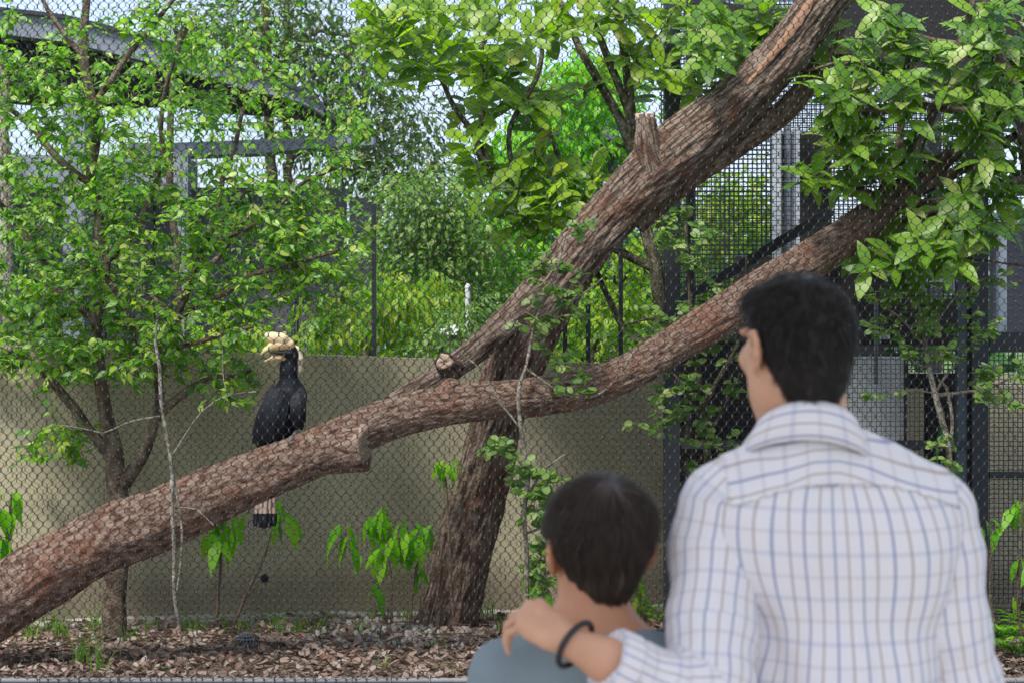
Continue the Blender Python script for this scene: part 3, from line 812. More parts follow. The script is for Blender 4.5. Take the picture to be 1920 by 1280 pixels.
shrub(53, D, [[(1790,1180,D,8),(1785,1000,D,7),(1780,850,D,6),(1765,790,D,6),(1752,735,D,6),(1742,690,D,5),(1736,650,D,4),(1720,560,D,3)],
              [(1757,740,D,4),(1800,735,D,3),(1850,730,D,2.5),(1900,705,D,2)], [(1755,735,D,3),(1775,700,D,2.5),(1800,675,D,2)], [(1780,850,D,4),(1785,790,D,3.5),(1775,725,D,3),(1760,710,D,2)],
              [(1742,690,D,3),(1715,680,D,2),(1705,665,D,1.5)], [(1742,692,D,3),(1770,675,D,2),(1775,668,D,1.5)], [(1736,650,D,3),(1690,600,D,2),(1650,570,D,2)], [(1736,640,D,3),(1790,560,D,2),(1850,520,D,2)]],
      [(1700,590,90,55,2.0),(1790,600,90,60,1.6),(1880,720,55,60,1.1),(1680,530,60,30,.6),(1760,860,60,50,1.4),(1780,920,40,40,.5),(1850,520,60,50,.8),(1740,660,50,20,.4),(1620,740,30,10,.1)], 150, 0.05,
      'pale_stemmed_shrub', 'shrub with a white forked stem and small round leaves before the grey door', 'shrub', W(1790, 1180, D), M['leaf_pale'], M['bark_pale'], 'round', 280, bare=14)

# ---------------------------------------------------------------- low saplings with big drooping leaves by the wall
def low_sapling(seed, D, stems, label, leaf=.15, mat='leaf_lime', per=(4, 6), group='young saplings along the foot of the wall', name='leafy_sapling'):
    t = Tree(seed)
    for base, top, heads in stems:
        bx, by = base; tx, ty = top
        t.chain([(bx, by, D, 3.5), ((bx + tx) / 2 + t.r.uniform(-8, 8), (by + ty) / 2, D, 3), (tx, ty, D, 2.2)], wob=.01, step=.05)
        for hx, hy in heads:
            c = np.array(W(hx, hy, D + t.r.uniform(-.1, .1)))
            P, L = t.twig_to(c, .0015, .3, .006)
            n = t.r.randint(*per)
            for k in range(n):
                q = P[max(0, len(P) - 1 - k)] if k < len(P) else P[-1]
                s_ = t.r.choice((-1, 1)) * t.r.uniform(.2, 1.0)
                a = np.array([s_ * .8, t.r.gauss(-.15, .3), -t.r.uniform(.5, 1.3)])
                nn = np.array([s_ * .6, -.5 + t.r.gauss(0, .3), 1.0])
                t.leaf(q + np.array([t.r.gauss(0, .03), t.r.gauss(0, .02), t.r.gauss(0, .02)]), a, nn, leaf * 1.15 * t.r.uniform(.7, 1.2))
    return t.build(name, label, 'sapling', W(stems[0][0][0], stems[0][0][1], D), M['bark_twig'], M[mat], 'lance', 100, group, 6, 1.0, 'foliage', 'stem', 'stem')
low_sapling(61, 9.35, [((735,1165),(725,960),[(700,965),(760,975),(668,985),(740,1010),(690,1030),(640,1005),(720,955),(790,1000)]), ((770,1165),(790,1020),[(800,985),(780,1060),(765,1010)]), ((725,1165),(705,1090),[(700,1090),(720,1040),(655,1010)])],
            'sapling with big drooping lime leaves left of the foot of the leaning trunk', .135)
low_sapling(62, 9.4, [((405,1165),(410,960),[(395,975),(440,965),(430,990),(385,1000)]), ((440,1165),(520,960),[(520,945),(535,960)])],
            'sapling with lime leaves hanging below the log under the bird', .16)
low_sapling(63, 9.4, [((15,1165),(20,930),[(25,925),(5,950),(0,1005)])], 'lime leaved sapling cut by the frame edge above the thick end of the log', .17, per=(5, 7))
low_sapling(64, 9.3, [((850,1160),(832,870),[(838,868),(820,880),(848,885)])], 'small sprig of lime leaves at the left edge of the leaning trunk', .10)
low_sapling(65, 9.3, [((1020,1165),(1025,900),[(1010,905),(1028,960),(1010,1080),(1025,1110),(1000,1120)])], 'leafy sapling close against the boy, behind his ear', .13)
low_sapling(66, 8.7, [((1870,1200),(1862,985),[(1850,985),(1865,980)])], 'arching sprig of lime leaves beside the right sleeve of the man in the checked shirt', .085, per=(3, 4))
low_sapling(67, 8.6, [((1915,1200),(1915,940),[(1915,935),(1912,955),(1918,1050),(1910,1110)])], 'lime leaved sapling at the right frame edge before the beige panels', .12)
low_sapling(68, 9.2, [((1210,1165),(1195,1090),[(1195,1085),(1205,1120),(1185,1110)])], 'yellow green seedling between the boy and the man', .10, 'leaf_yellow')

def fern(x, y, D, s, n, seed, label, mat='leaf_lime'):
    r = random.Random(seed); root = thing('fern', label, 'fern', W(x, y, D), 'ferns at the foot of the cage')
    base = np.array(W(x, y, D))
    for k in range(n):
        az = r.uniform(0, 2 * PI); L = s * r.uniform(.7, 1.1)
        P = []
        for q in np.linspace(0, 1, 10):
            P.append(base + np.array([math.cos(az) * L * q * .7, math.sin(az) * L * q * .45, L * (q * 1.0 - .55 * q * q)]))
        P = np.array(P); T = np.gradient(P, axis=0)
        mbx = MB(); mbx.tube(P, np.linspace(.002, .0008, 10), 3, False)
        st = link('frond', mbx.mesh('frond'), M['bark_moss'], root)
        LP, LA, LN, LL = [], [], [], []
        for q in range(2, 10):
            t_ = T[q] / np.linalg.norm(T[q]); sd = np.cross(t_, [0, 0, 1.0]); sd /= np.linalg.norm(sd) + 1e-6
            for sg in (-1, 1):
                LP.append(P[q]); LA.append(t_ * .35 + sd * sg); LN.append(np.array([0, 0, 1.0]) + t_ * .2); LL.append(L * .24 * (1.1 - abs(q / 9 - .4)))
        place_leaves(root, M[mat], 'ellip', LP, LA, LN, LL, .9, 16, 'pinnae', 'leaflet')
    return root
fern(1872, 1215, 8.75, .36, 10, 1, 'bright green fern beside the man\'s elbow at the right')
fern(1905, 1235, 8.45, .26, 9, 2, 'small fern nearest the galvanised rail at the right', 'leaf_small')
fern(1235, 1170, 9.1, .2, 8, 3, 'low bright fern between the man\'s sleeve and the boy\'s neck', 'leaf_yellow')
fern(1200, 1160, 9.3, .16, 7, 4, 'small fern just right of the boy\'s neck')

# grass tufts
def tuft(x, y, D, h, n, seed, label, mat='grass'):
    r = random.Random(seed); base = np.array(W(x, y, D)); base[2] = 0.0
    root = thing('grass_tuft', label, 'grass', base, 'grass tufts in the leaf litter')
    P, A, N_, L = [], [], [], []
    mb = MB()
    for k in range(n):
        az = r.uniform(0, 2 * PI); hh = h * r.uniform(.5, 1.1); lean = r.uniform(.1, .7)
        p0 = base + np.array([r.gauss(0, .03), r.gauss(0, .03), 0])
        w = .004 * r.uniform(.7, 1.3)
        V = []; 
        for q in np.linspace(0, 1, 5):
            c = p0 + np.array([math.cos(az) * lean * hh * q * q, math.sin(az) * lean * hh * q * q, hh * (q - .25 * lean * q * q)])
            s = np.array([-math.sin(az), math.cos(az), 0]) * w * (1 - q * .95)
            if abs(s[0]) < w * .4: s = np.array([w * (1 - q * .95), 0, 0])
            V += [c - s, c + s]
        Q = [(2 * i, 2 * i + 1, 2 * i + 3, 2 * i + 2) for i in range(4)]
        mb.add(np.array(V), Q, np.array([(-.5, 0), (.5, 0)] * 5))
    o = mb.build('blades', M[mat], root, True, 'stuff')
    return root
TU = [(155,1215,8.5,.30,16,'tall grass tuft at the left by the log end'),(185,1230,8.3,.34,12,'long bladed grass tuft before the small leaved tree'),(250,1180,9.2,.13,12,'grass clump at the foot of the small leaved tree'),(60,1190,9.3,.14,18,'grass under the thick end of the log'),(120,1180,9.4,.15,20,'grass clump between the log and the wall'),(455,1170,9.5,.14,16,'grass clump behind the drain cover'),(520,1165,9.5,.2,14,'spiky grass clump below the hanging tail'),(560,1165,9.5,.12,14,'grass clump right of the weep hole'),(590,1170,9.5,.13,12,'yellowish grass clump along the wall foot'),(680,1165,9.5,.11,12,'small grass clump under the lime sapling'),(810,1185,9.0,.12,10,'grass blades at the foot of the leaning trunk'),(720,1230,8.4,.10,10,'lone grass sprig in the open leaf litter'),(955,1165,9.6,.12,10,'grass clump right of the leaning trunk'),(370,1175,9.5,.12,14,'grass clump behind the pale sapling'),(840,1240,8.3,.06,7,'tiny grass sprig in the leaf litter near the kerb'),(300,1240,8.3,.08,7,'thin grass sprig in the litter below the log')]
for i, q in enumerate(TU): tuft(*q[:5], 100 + i, q[5])
r_t = random.Random(5)
WD = [(95,'short weed tuft under the fallen log near the left edge'),(180,'weed tuft touching the left side of the small leaved tree'),(285,'weed tuft between the small leaved tree and the pale sapling'),(345,'weed tuft at the very foot of the pale sapling'),(420,'weed tuft below the lime leaves under the bird'),(490,'weed tuft directly beneath the dark weep hole'),(625,'weed tuft midway between the weep hole and the leaning trunk'),(700,'weed tuft among the pale pebbles'),(765,'weed tuft tight against the left foot of the leaning trunk'),(905,'weed tuft tight against the right foot of the leaning trunk'),(985,'weed tuft at the base of the whitish climbing stem')]
for i, (px_, lb) in enumerate(WD):
    yy = wall_y(W(px_, 0, 9.7)[0]) - r_t.uniform(.08, .25)
    tuft(px_, 1170, yy, r_t.uniform(.09, .16), r_t.randint(12, 18), 300 + i, lb)

# ---------------------------------------------------------------- fallen leaves
M['dead'] = leaf_mat('dead', [(0.0, (0.085, 0.055, 0.043)), (0.25, (0.20, 0.13, 0.105)), (0.55, (0.33, 0.245, 0.205)), (0.85, (0.46, 0.385, 0.34)), (1.0, (0.27, 0.11, 0.07))], 0.15, 0.7, (1.1, 0.9, 0.7), 0.2)
n = 12000
X = RNG.uniform(-3.6, 3.6, n); Y = RNG.uniform(8.0, 10.3, n)
wy = np.array([wall_y(x) for x in X]); keep = (Y < wy - 0.03) & (RNG.random(n) < np.where(Y > 9.3, .45, 1))
X, Y = X[keep], Y[keep]; n = len(X)
Z = bed_z(X, Y) + RNG.uniform(0.004, 0.03, n)
az = RNG.uniform(0, 2 * PI, n)
A_ = np.stack([np.cos(az), np.sin(az), RNG.normal(0, .22, n)], 1); N_ = np.stack([RNG.normal(0, .35, n), RNG.normal(0, .35, n), np.ones(n)], 1)
LV['dead'] = [leaf_shape(ELLIP, f, dr, tw) for f, dr, tw in ((.5, .2, .3), (-.4, -.2, -.4), (.7, -.3, .2), (-.2, .3, .8), (.35, .1, -.7))]
place_leaves(bed, M['dead'], 'dead', np.stack([X, Y, Z], 1), A_, N_, RNG.uniform(.022, .085, n), 1.15, 300, 'leaf_litter', 'dead_leaf')
# fallen twigs in the litter
mb = MB(); rr_ = random.Random(77)
for k in range(170):
    x = rr_.uniform(-3.2, 3.2); y = rr_.uniform(8.0, wall_y(x) - .15); a = rr_.uniform(0, PI); L = rr_.uniform(.08, .35)
    P = [(x + math.cos(a) * L * q + rr_.gauss(0, .006), y + math.sin(a) * L * q + rr_.gauss(0, .006), .028 + rr_.uniform(0, .02)) for q in (0, .35, .7, 1)]
    mb.tube(P, [.0035, .003, .0025, .001], 4, False)
mb.build('twig_litter', M['bark_twig'], bed, True, 'stuff')
# small pale stones near the wall foot
M['stone'] = plain('stone', (0.27, 0.26, 0.245), .9, 0, .3, 12, .4)
mb = MB()
for k in range(260):
    cx = random.choice([random.gauss(W(740, 0, 9)[0], .2)] * 3 + [random.uniform(-2.6, 1)]); cy = random.uniform(9.0, wall_y(cx) - .1); r_ = random.uniform(.006, .02)
    a = np.linspace(0, 2 * PI, 7)[:-1]
    top = np.stack([cx + r_ * .7 * np.cos(a), cy + r_ * .7 * np.sin(a), np.full(6, .012 + r_)], 1)
    bot = np.stack([cx + r_ * np.cos(a), cy + r_ * np.sin(a), np.full(6, .0)], 1)
    mb.add(np.vstack([bot, top]), [(i, (i + 1) % 6, 6 + (i + 1) % 6, 6 + i) for i in range(6)] + [(6, 7, 8, 9), (9, 10, 11, 6)])
mb.build('pebbles', M['stone'], bed, True, 'stuff')

# ---------------------------------------------------------------- drain cover dome
dp = W(463, 1196, 9.05); dp.z = 0.02
dr = thing('drain_cover', 'grey domed plastic drain cover with rows of holes on the leaf litter', 'drain cover', dp)
mb = MB(); R_ = .066
for k in range(22):
    a = 2 * PI * k / 22
    P = [dp + Vector((math.cos(a) * R_ * math.cos(q), math.sin(a) * R_ * math.cos(q), R_ * .9 * math.sin(q))) for q in np.linspace(0, PI / 2 * .86, 7)]
    mb.tube(P, .0042, 4, False)
mb.build('ribs', M['plastic_grey'], dr, True, 'stuff')
for q in (.12, .5, .85, 1.18):
    P = [dp + Vector((math.cos(a) * R_ * math.cos(q), math.sin(a) * R_ * math.cos(q), R_ * .9 * math.sin(q))) for a in np.linspace(0, 2 * PI, 25)]
    MB().tube(P, .0048, 4, False).build('ring', M['plastic_grey'], dr, True)
MB().tube([dp + Vector((0, 0, .055)), dp + Vector((0, 0, .063))], [.022, .018], 16).build('cap', M['plastic_grey'], dr, True)
MB().tube([dp + Vector((0, 0, -.02)), dp + Vector((0, 0, .006))], [.09, .085], 24).build('flange', M['plastic_grey'], dr, True)
MB().tube([dp + Vector((0, 0, 0)), dp + Vector((0, 0, .045))], [.052, .03], 16).build('strainer', M['black'], dr, True)

# ---------------------------------------------------------------- wire rope mesh
def net_arrays(x0, x1, z0, z1, w, h, rad, yf, segs=3, jit=.0012, seed=1):
    r = np.random.default_rng(seed)
    nc = int((x1 - x0) / w) + 1; nr = int((z1 - z0) / (h / 2)) + 1
    J, I = np.meshgrid(np.arange(nr), np.arange(nc), indexing='ij')
    NX = x0 + I * w + (J % 2) * w / 2; NZ = z0 + J * h / 2
    NX = NX + r.normal(0, jit, NX.shape) + .006 * vnoise(NX * 2, NZ * 2, 0 * NX, seed); NZ = NZ + r.normal(0, jit, NX.shape) + .006 * vnoise(NX * 2, NZ * 2, 0 * NX, seed + 5)
    NY = yf(NX, NZ)
    N = np.stack([NX, NY, NZ], 2)
    Vs, Qs, base = [], [], 0
    prof = {3: [(0, 0), (.12, .30), (.88, .70), (1, 1)], 2: [(0, 0), (.5, .5), (1, 1)]}[segs]
    for lr in (0, 1):
        A = N[:-1]; 
        B = np.empty_like(A)
        for j in range(nr - 1):
            if j % 2 == 0: src = np.roll(N[j + 1], 1, 0) if lr == 0 else N[j + 1]
            else: src = N[j + 1] if lr == 0 else np.roll(N[j + 1], -1, 0)
            B[j] = src
        ok = np.abs(B[:, :, 0] - A[:, :, 0]) < w
        a, b = A[ok], B[ok]
        d = b - a
        pts = np.stack([a + d * np.array([px, (px + pz) / 2, pz]) for px, pz in prof], 1)
        sgn = 1 if lr else -1
        k = np.arange(3) * 2 * PI / 3 + .5
        off = np.stack([np.cos(k), np.sin(k), 0 * k], 1) * rad            # rings in the horizontal plane: wires run mostly upward
        V = pts[:, :, None] + off[None, None]
        n, m = len(a), len(prof)
        i, s, q = np.meshgrid(np.arange(n), np.arange(m - 1), np.arange(3), indexing='ij')
        b0 = (i * m + s) * 3
        Q = np.stack([b0 + q, b0 + (q + 1) % 3, b0 + 3 + (q + 1) % 3, b0 + 3 + q], 3).reshape(-1, 4) + base
        Vs.append(V.reshape(-1, 3)); Qs.append(Q); base += n * m * 3
    return np.vstack(Vs), np.vstack(Qs), N.reshape(-1, 3)

FY = 7.88
fence = thing('mesh_fence', 'dark wire rope mesh screen stretched across the whole view in front of the log', 'fence', (0, FY, 0))
V, Q, NN = net_arrays(-2.95, 2.95, 0.065, 3.45, 0.0475, .062, .0023, lambda x, z: FY + .02 * np.sin(x * 1.3) + .012 * vnoise(x * 1.5, z * 1.5, 0 * x, 3))
link('wire_net', np_mesh('wire_net', V, [Q], True), M['net'], fence, 'stuff')
k = np.arange(4) * PI / 2
fv = np.concatenate([np.stack([np.cos(k) * .0032, np.sin(k) * .0032, np.full(4, s)], 1) for s in (-.005, .005)])
FV = (NN[:, None] + fv[None]).reshape(-1, 3)
fq = np.array([(i, (i + 1) % 4, 4 + (i + 1) % 4, 4 + i) for i in range(4)])
FQ = (fq[None] + (np.arange(len(NN)) * 8)[:, None, None]).reshape(-1, 4)
link('ferrules', np_mesh('ferrules', FV, [FQ], True), M['ferrule'], fence, 'stuff')
MB().tube([(-3.1, FY, .056), (3.1, FY, .056)], [.014, .014], 12).build('bottom_rail', M['galv'], fence, True)
MB().tube([(-3.1, FY, 3.5), (3.1, FY, 3.5)], [.024, .024], 12).build('top_rail', M['galv'], fence, True)
for sx in (-3.1, 3.1):
    MB().tube([(sx, FY, 0.0), (sx, FY, 3.55)], [.045, .045], 14).build('post', M['steel_dark'], fence, True)
for k in range(34):
    x = -2.9 + k * .18
    MB().tube([(x, FY - .017, .045), (x, FY - .017, .075), (x + .004, FY + .015, .079), (x + .004, FY + .018, .05)], .0025, 4, False).build('clip', M['galv'], fence, True)

bfence = thing('back_mesh_fence', 'second wire mesh screen standing just in front of the sand coloured wall', 'fence', (0, 9.5, 0))
V, Q, NN = net_arrays(-3.6, 1.05, 0.03, 3.9, .0475, .062, .0017, lambda x, z: np.vectorize(wall_y)(x) - .13 + .01 * vnoise(x * 1.5, z * 1.5, 0 * x, 8), 3, .001, 4)
link('wire_net', np_mesh('wire_net', V, [Q], True), M['net_back'], bfence, 'stuff')
for px, top in ((697, 385), (1063, 545), (1108, 560), (1172, 440)):
    x = W(px, 0, 10.2)[0]; y = wall_y(x) + .3
    MB().box((x - .014, y - .014, 0), (x + .014, y + .014, W(0, top, y)[2])).build('post', M['steel_dark'], bfence)
MB().tube([(-3.6, wall_y(-3.6) - .13, 3.93), (1.05, wall_y(1.05) - .13, 3.93)], [.02, .02], 8).build('top_rail', M['steel_dark'], bfence)
for x in (-3.62, 1.07):
    MB().tube([(x, wall_y(x) - .13, 0), (x, wall_y(x) - .13, 3.96)], [.03, .03], 10).build('post', M['steel_dark'], bfence)
x = W(610, 0, 9.9)[0]

# ---------------------------------------------------------------- dark cage on the right
cage = thing('aviary_cage', 'tall dark steel cage with square weld mesh behind the man', 'cage', (1.7, 9.5, 0))
CY = 9.45
def cx(px, d=CY): return (px - 960) * d / FPX
def cz(py, d=CY): return CAM_Z - (py - 640) * d / FPX
def cbox(name, x0, x1, y0, y1, d, th, mat, kind=None):
    return MB().box((cx(x0, d), d, cz(y1, d)), (cx(x1, d), d + th, cz(y0, d))).build(name, mat, cage, bevel=.004)
cbox('post', 1246, 1276, -120, 1200, CY, .09, M['steel_dark'])
cbox('post', 1822, 1854, -120, 1200, CY, .10, M['steel_dark'])
cbox('post', 1795, 1813, 430, 1200, CY + .02, .06, M['steel_teal'])
cbox('post', 1450, 1466, 235, 640, 10.6, .06, M['steel_pale'])
cbox('post', 1474, 1484, 225, 470, 10.7, .06, M['steel_grey'])
cbox('post', 1488, 1500, 240, 600, 10.75, .06, M['steel_pale'])
cbox('rail', 1277, 1821, 826, 842, CY + .01, .06, M['steel_dark'])
cbox('rail', 1855, 2060, 884, 896, CY + .01, .05, M['steel_dark'])
cbox('rail', 1855, 2060, 622, 660, CY + .05, .2, M['steel_dark'])
cbox('rail', 1277, 1821, 1120, 1150, CY + .01, .06, M['steel_dark'])
cbox('rail', 1277, 2060, -40, -10, CY + .1, .1, M['steel_dark'])
cbox('post', 1744, 1766, -80, 1100, 11.1, .1, M['steel_dark'])
MB().bar(W(1530, 128, 10.9), W(1830, 222, 10.4), .05, .06).build('sloping_rail', M['steel_pale'], cage)
MB().bar(W(1290, 15, 11.3), W(1830, 130, 10.6), .12, .16).build('sloping_rail', M['roof_dark'], cage)
MB().bar(W(1270, 570, 10.0), W(1560, 395, 10.0), .04, .06).build('sloping_rail', M['steel_dark'], cage)
MB().bar(W(1560, 478, 10.4), W(1830, 545, 10.4), .05, .09).build('sloping_rail', M['steel_grey'], cage)
MB().bar(W(1580, 706, 10.2), W(1650, 850, 10.2), .03, .03).build('brace', M['steel_dark'], cage)
MB().bar(W(1697, 706, 10.3), W(1630, 860, 10.3), .02, .02).build('brace', M['steel_dark'], cage)
# grey door with frame
dd = 9.98
door = cbox('door', 1504, 1696, 668, 1010, dd, .04, M['panel_grey'])
cbox('door_frame', 1696, 1704, 650, 1010, dd - .02, .05, M['steel_dark'])
cbox('pipe', 1640, 1647, 560, 720, dd - .1, .03, M['steel_grey'])
for px in (1642, 1657):
    cbox('junction_box', px, px + 12, 623, 636, dd - .12, .04, M['panel_grey'])
# near-black sheets standing in for the shaded interior of the cage
cbox('interior_shade_panel', 1277, 1500, 640, 1010, 9.95, .06, M['roof_dark'])
cbox('interior_shade_panel', 1380, 1660, 480, 667, 11.8, .06, M['roof_dark'])
cbox('interior_shade_panel', 1705, 1800, 700, 1120, 10.0, .06, M['roof_dark'])
cbox('interior_shade_panel', 1500, 1800, 560, 648, 10.1, .06, M['roof_dark'])
cbox('interior_shade_panel', 1460, 1560, 250, 500, 11.6, .06, M['roof_dark'])
cbox('roof_panel', 1560, 2060, -140, 90, 10.9, 1.4, M['roof_dark'])
cbox('roof_panel', 1790, 2060, 60, 210, 11.9, .2, M['roof_dark'])
cbox('gate_panel', 1862, 2050, 420, 630, 12.2, .1, M['building'])
cbox('conduit', 1872, 1888, 330, 640, 9.9, .05, M['steel_pale'])
# weld mesh, front and back: every wire a thin square bar, joined (hundreds per panel)
def weld(x0, x1, y0, y1, d, pitch, wire, name='weld_mesh'):
    X0, X1, Z0, Z1 = cx(x0, d), cx(x1, d), cz(y1, d), cz(y0, d)
    mb = MB(); h = wire / 2
    for x in np.arange(X0, X1, pitch): mb.box((x - h, d - h, Z0), (x + h, d + h, Z1))
    for z in np.arange(Z0, Z1, pitch): mb.box((X0, d + h, z - h), (X1, d + 3 * h, z + h))
    return mb.build(name, M['weld'], cage, kind='stuff')
weld(1277, 1821, -100, 1120, CY + .04, .0265, .0030)
weld(1855, 2060, 650, 1130, CY + .06, .0265, .0042)
weld(1240, 1830, -120, 700, 12.0, .032, .0085)
# beige boards behind the mesh on the right
bw = thing('beige_panel_wall', 'beige panelled wall behind the square mesh at the right edge', 'wall', (3, 10.2, 0))
for k in range(4):
    x = cx(1795, 10.25) + k * .5
    MB().box((x, 10.25 + .004 * (k % 2), 0.0), (x + .494, 10.31, cz(722, 10.25))).build('panel', M['wall'], bw, bevel=.003)
MB().box((cx(1702, 9.93), 9.93, .3), (cx(1733, 9.93), 9.97, cz(727, 9.93))).build('panel', M['wall'], bw)
# green hose hanging in the cage
hs = MB().tube(resample([W(1768, 770, 9.9), W(1766, 800, 9.9), W(1758, 825, 9.9), W(1755, 850, 9.9), W(1757, 900, 9.9), W(1752, 1100, 9.9)], [.012] * 6, .03)[0], .012, 8).build('garden_hose', M['hose'], None, True)
tag(hs, 'green hose hanging down inside the dark cage beside the white stemmed shrub', 'hose')

# ---------------------------------------------------------------- shelter building at the upper left, far behind
bl = thing('shelter_building', 'dark grey steel shelter with a curved roof edge behind the small leaved tree', 'building', (-4, 17, 0))
BD = 16.0
def bbox(name, x0, x1, y0, y1, d, th, mat):
    return MB().box((cx(x0, d), d, cz(y1, d)), (cx(x1, d), d + th, cz(y0, d))).build(name, mat, bl)
ru = [(-120,10),(0,22),(120,36),(260,70),(380,110),(480,145),(560,172),(600,196)]
rl = [(-120,150),(0,160),(120,168),(260,160),(380,175),(480,182),(560,192),(600,202)]
def strip(name, up, lo, d, th, mat):
    V = []; Q = []
    for (a, b_) in zip(up, lo):
        p, q = W(a[0], a[1], d), W(b_[0], b_[1], d)
        V += [p, q, q + Vector((0, th, 0)), p + Vector((0, th, 0))]
    for i in range(len(up) - 1):
        a = i * 4; c = a + 4
        Q += [(a, a + 1, c + 1, c), (a + 1, a + 2, c + 2, c + 1), (a + 2, a + 3, c + 3, c + 2), (a + 3, a, c, c + 3)]
    Q += [(0, 3, 2, 1), (len(V) - 4, len(V) - 3, len(V) - 2, len(V) - 1)]
    return link(name, np_mesh(name, [tuple(v) for v in V], [np.array(Q)]), mat, bl)
strip('roof_edge', ru, [(x, y + 42 + (0 if x < 300 else -(x - 300) * .09)) for x, y in ru], BD, .3, M['steel_grey'])
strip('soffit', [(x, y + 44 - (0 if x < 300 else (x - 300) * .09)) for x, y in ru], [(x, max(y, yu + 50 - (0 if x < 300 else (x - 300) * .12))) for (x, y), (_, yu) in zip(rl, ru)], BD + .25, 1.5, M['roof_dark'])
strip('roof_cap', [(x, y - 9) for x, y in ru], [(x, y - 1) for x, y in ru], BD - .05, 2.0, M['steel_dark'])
strip('beam', [(240,268),(330,268),(480,262),(620,252),(700,250)], [(240,292),(330,294),(480,288),(620,276),(700,272)], BD + .5, .3, M['steel_grey'])
strip('beam', [(-100,288),(140,292),(360,300)], [(-100,350),(140,352),(360,356)], BD + .3, .3, M['steel_grey'])
bbox('column', 118, 158, 165, 700, BD + .1, .3, M['steel_grey'])
bbox('column', 655, 712, 372, 720, BD + 1, .3, M['building'])
bbox('column', 330, 352, 290, 720, BD + .2, .2, M['steel_grey'])
for k in range(9):
    x0 = -160 + k * 90
    bbox('wall_panel', x0, x0 + 87, 352, 760, BD + 1.2 + .02 * (k % 2), .2, M['building'])
for y in (560, 640):
    bbox('rail', 340, 600, y, y + 10, BD - .2, .1, M['steel_dark'])
for k in range(6):
    bbox('post', 345 + k * 50, 352 + k * 50, 555, 720, BD - .25, .06, M['steel_dark'])

# small footbridge beam far right of centre
fb = thing('roof_beam', 'pale grey roof beam glimpsed in the gap left of the sawn stub', 'beam', W(1150, 260, 15))
MB().box((cx(1125, 15), 15, cz(262, 15)), (cx(1260, 15), 15.3, cz(238, 15))).build('fascia', M['steel_grey'], fb)
MB().box((cx(1125, 15), 14.97, cz(276, 15)), (cx(1260, 15), 15.3, cz(263, 15))).build('gutter', M['steel_dark'], fb)
for px in (1140, 1230):
    MB().box((cx(px, 15), 15.1, 0), (cx(px + 12, 15), 15.2, cz(277, 15))).build('column', M['steel_teal'], fb)

# white lamp and pole beyond the wall
lp = thing('white_pole', 'white slender pole standing beyond the wall left of the leaning trunk', 'pole', W(877, 760, 12.5))
MB().tube([W(877, 900, 12.5), W(877, 538, 12.5)], [.02, .02], 10).build('shaft', M['white'], lp, True)
MB().tube([W(877, 540, 12.5), W(877, 532, 12.5)], [.024, .012], 10).build('cap', M['white'], lp, True)
dm = thing('white_dome_lamp', 'white domed lamp hood beside the white pole beyond the wall', 'lamp', W(850, 700, 12.3))
P = [W(850, 608, 12.3), W(850, 612, 12.3), W(850, 619, 12.3), W(850, 628, 12.3)]
MB().tube(P, [.02, .07, .10, .11], 18).build('hood', M['white'], dm, True)
MB().tube([W(850, 628, 12.3), W(850, 640, 12.3)], [.07, .06], 16).build('lamp_glass', M['plastic_grey'], dm, True)
MB().tube([W(850, 640, 12.3), W(850, 900, 12.3)], [.018, .018], 10).build('stem', M['white'], dm, True)

# ---------------------------------------------------------------- greenery beyond the wall
def far_tree(seed, D, trunk, regs, n, per, leaf, name, label, cat, mat, bark, shape='card', spread=.25, singles=0, group=None, depth=.6, droop=.3, extra=()):
    r = np.random.default_rng(seed); rr = random.Random(seed)
    t = Tree(seed); t.chain(trunk, wob=.03, step=.15)
    for c in extra: t.chain(c, wob=.03, step=.12)
    for (x, y) in sorted(rnd_in(regs, n, rr), key=lambda q: -q[1]):
        c = np.array(W(x, y, D + rr.uniform(-depth, depth)))
        P, L = t.twig_to(c, .002, .15, .02)
        k = per
        off = r.normal(0, 1, (k, 3)) * np.array([spread, spread, spread * .7])
        for o_ in off:
            a = o_ + np.array([0, 0, -droop * spread * 2]) ; t.leaf(c + o_, a, np.array([r.normal(0, .5), r.normal(-.2, .5), 1.0]), leaf * r.uniform(.6, 1.3))
    return t.build(name, label, cat, W(trunk[0][0], trunk[0][1], D), bark, mat, shape, singles, group, 7)
G = 'trees and shrubs beyond the wall'
far_tree(71, 13.5, [(690,900,13.5,9),(690,700,13.5,8),(700,600,13.5,6)], [(760,560,70,40,2),(800,600,50,60,1),(640,570,70,60,1.3),(740,640,60,50,1),(620,640,60,40,.6)], 60, 26, .10, 'shrub', 'yellow green arching shrub lit by the sun above the wall, right of the bird', 'shrub', M['leaf_yellow'], M['bark_twig'], 'lance', .11, 150, G, .3, .9)
far_tree(72, 13.0, [(450,900,13,6),(450,700,13,5)], [(450,640,90,30,1),(430,600,60,30,.5)], 22, 22, .09, 'shrub', 'low yellow green shrub above the wall just left of the bird', 'shrub', M['leaf_yellow'], M['bark_twig'], 'card', .1, 0, G, .3)
far_tree(73, 14.5, [(850,900,14.5,9),(850,600,14.5,8),(840,400,14.5,6)], [(830,430,110,90,2),(790,385,50,40,.6),(900,520,70,80,1),(780,500,60,50,.8)], 130, 42, .07, 'tree', 'pale green tree with tiny leaves behind the white pole', 'tree', M['leaf_pale'], M['bark_twig'], 'card', .16, 0, G, .5)
far_tree(74, 15.5, [(1010,900,15.5,12),(1000,600,15.5,10),(1040,300,15.5,7)], [(1070,230,100,90,2),(1020,300,80,80,1.2),(930,440,70,60,1),(1100,170,60,50,.8),(1120,300,40,60,.6),(980,450,50,60,.8)], 150, 34, .11, 'tree', 'sunlit bright green tree behind the large leaved tree', 'tree', M['leaf_lime'], M['bark_twig'], 'ovate', .2, 150, G, .6, .6)
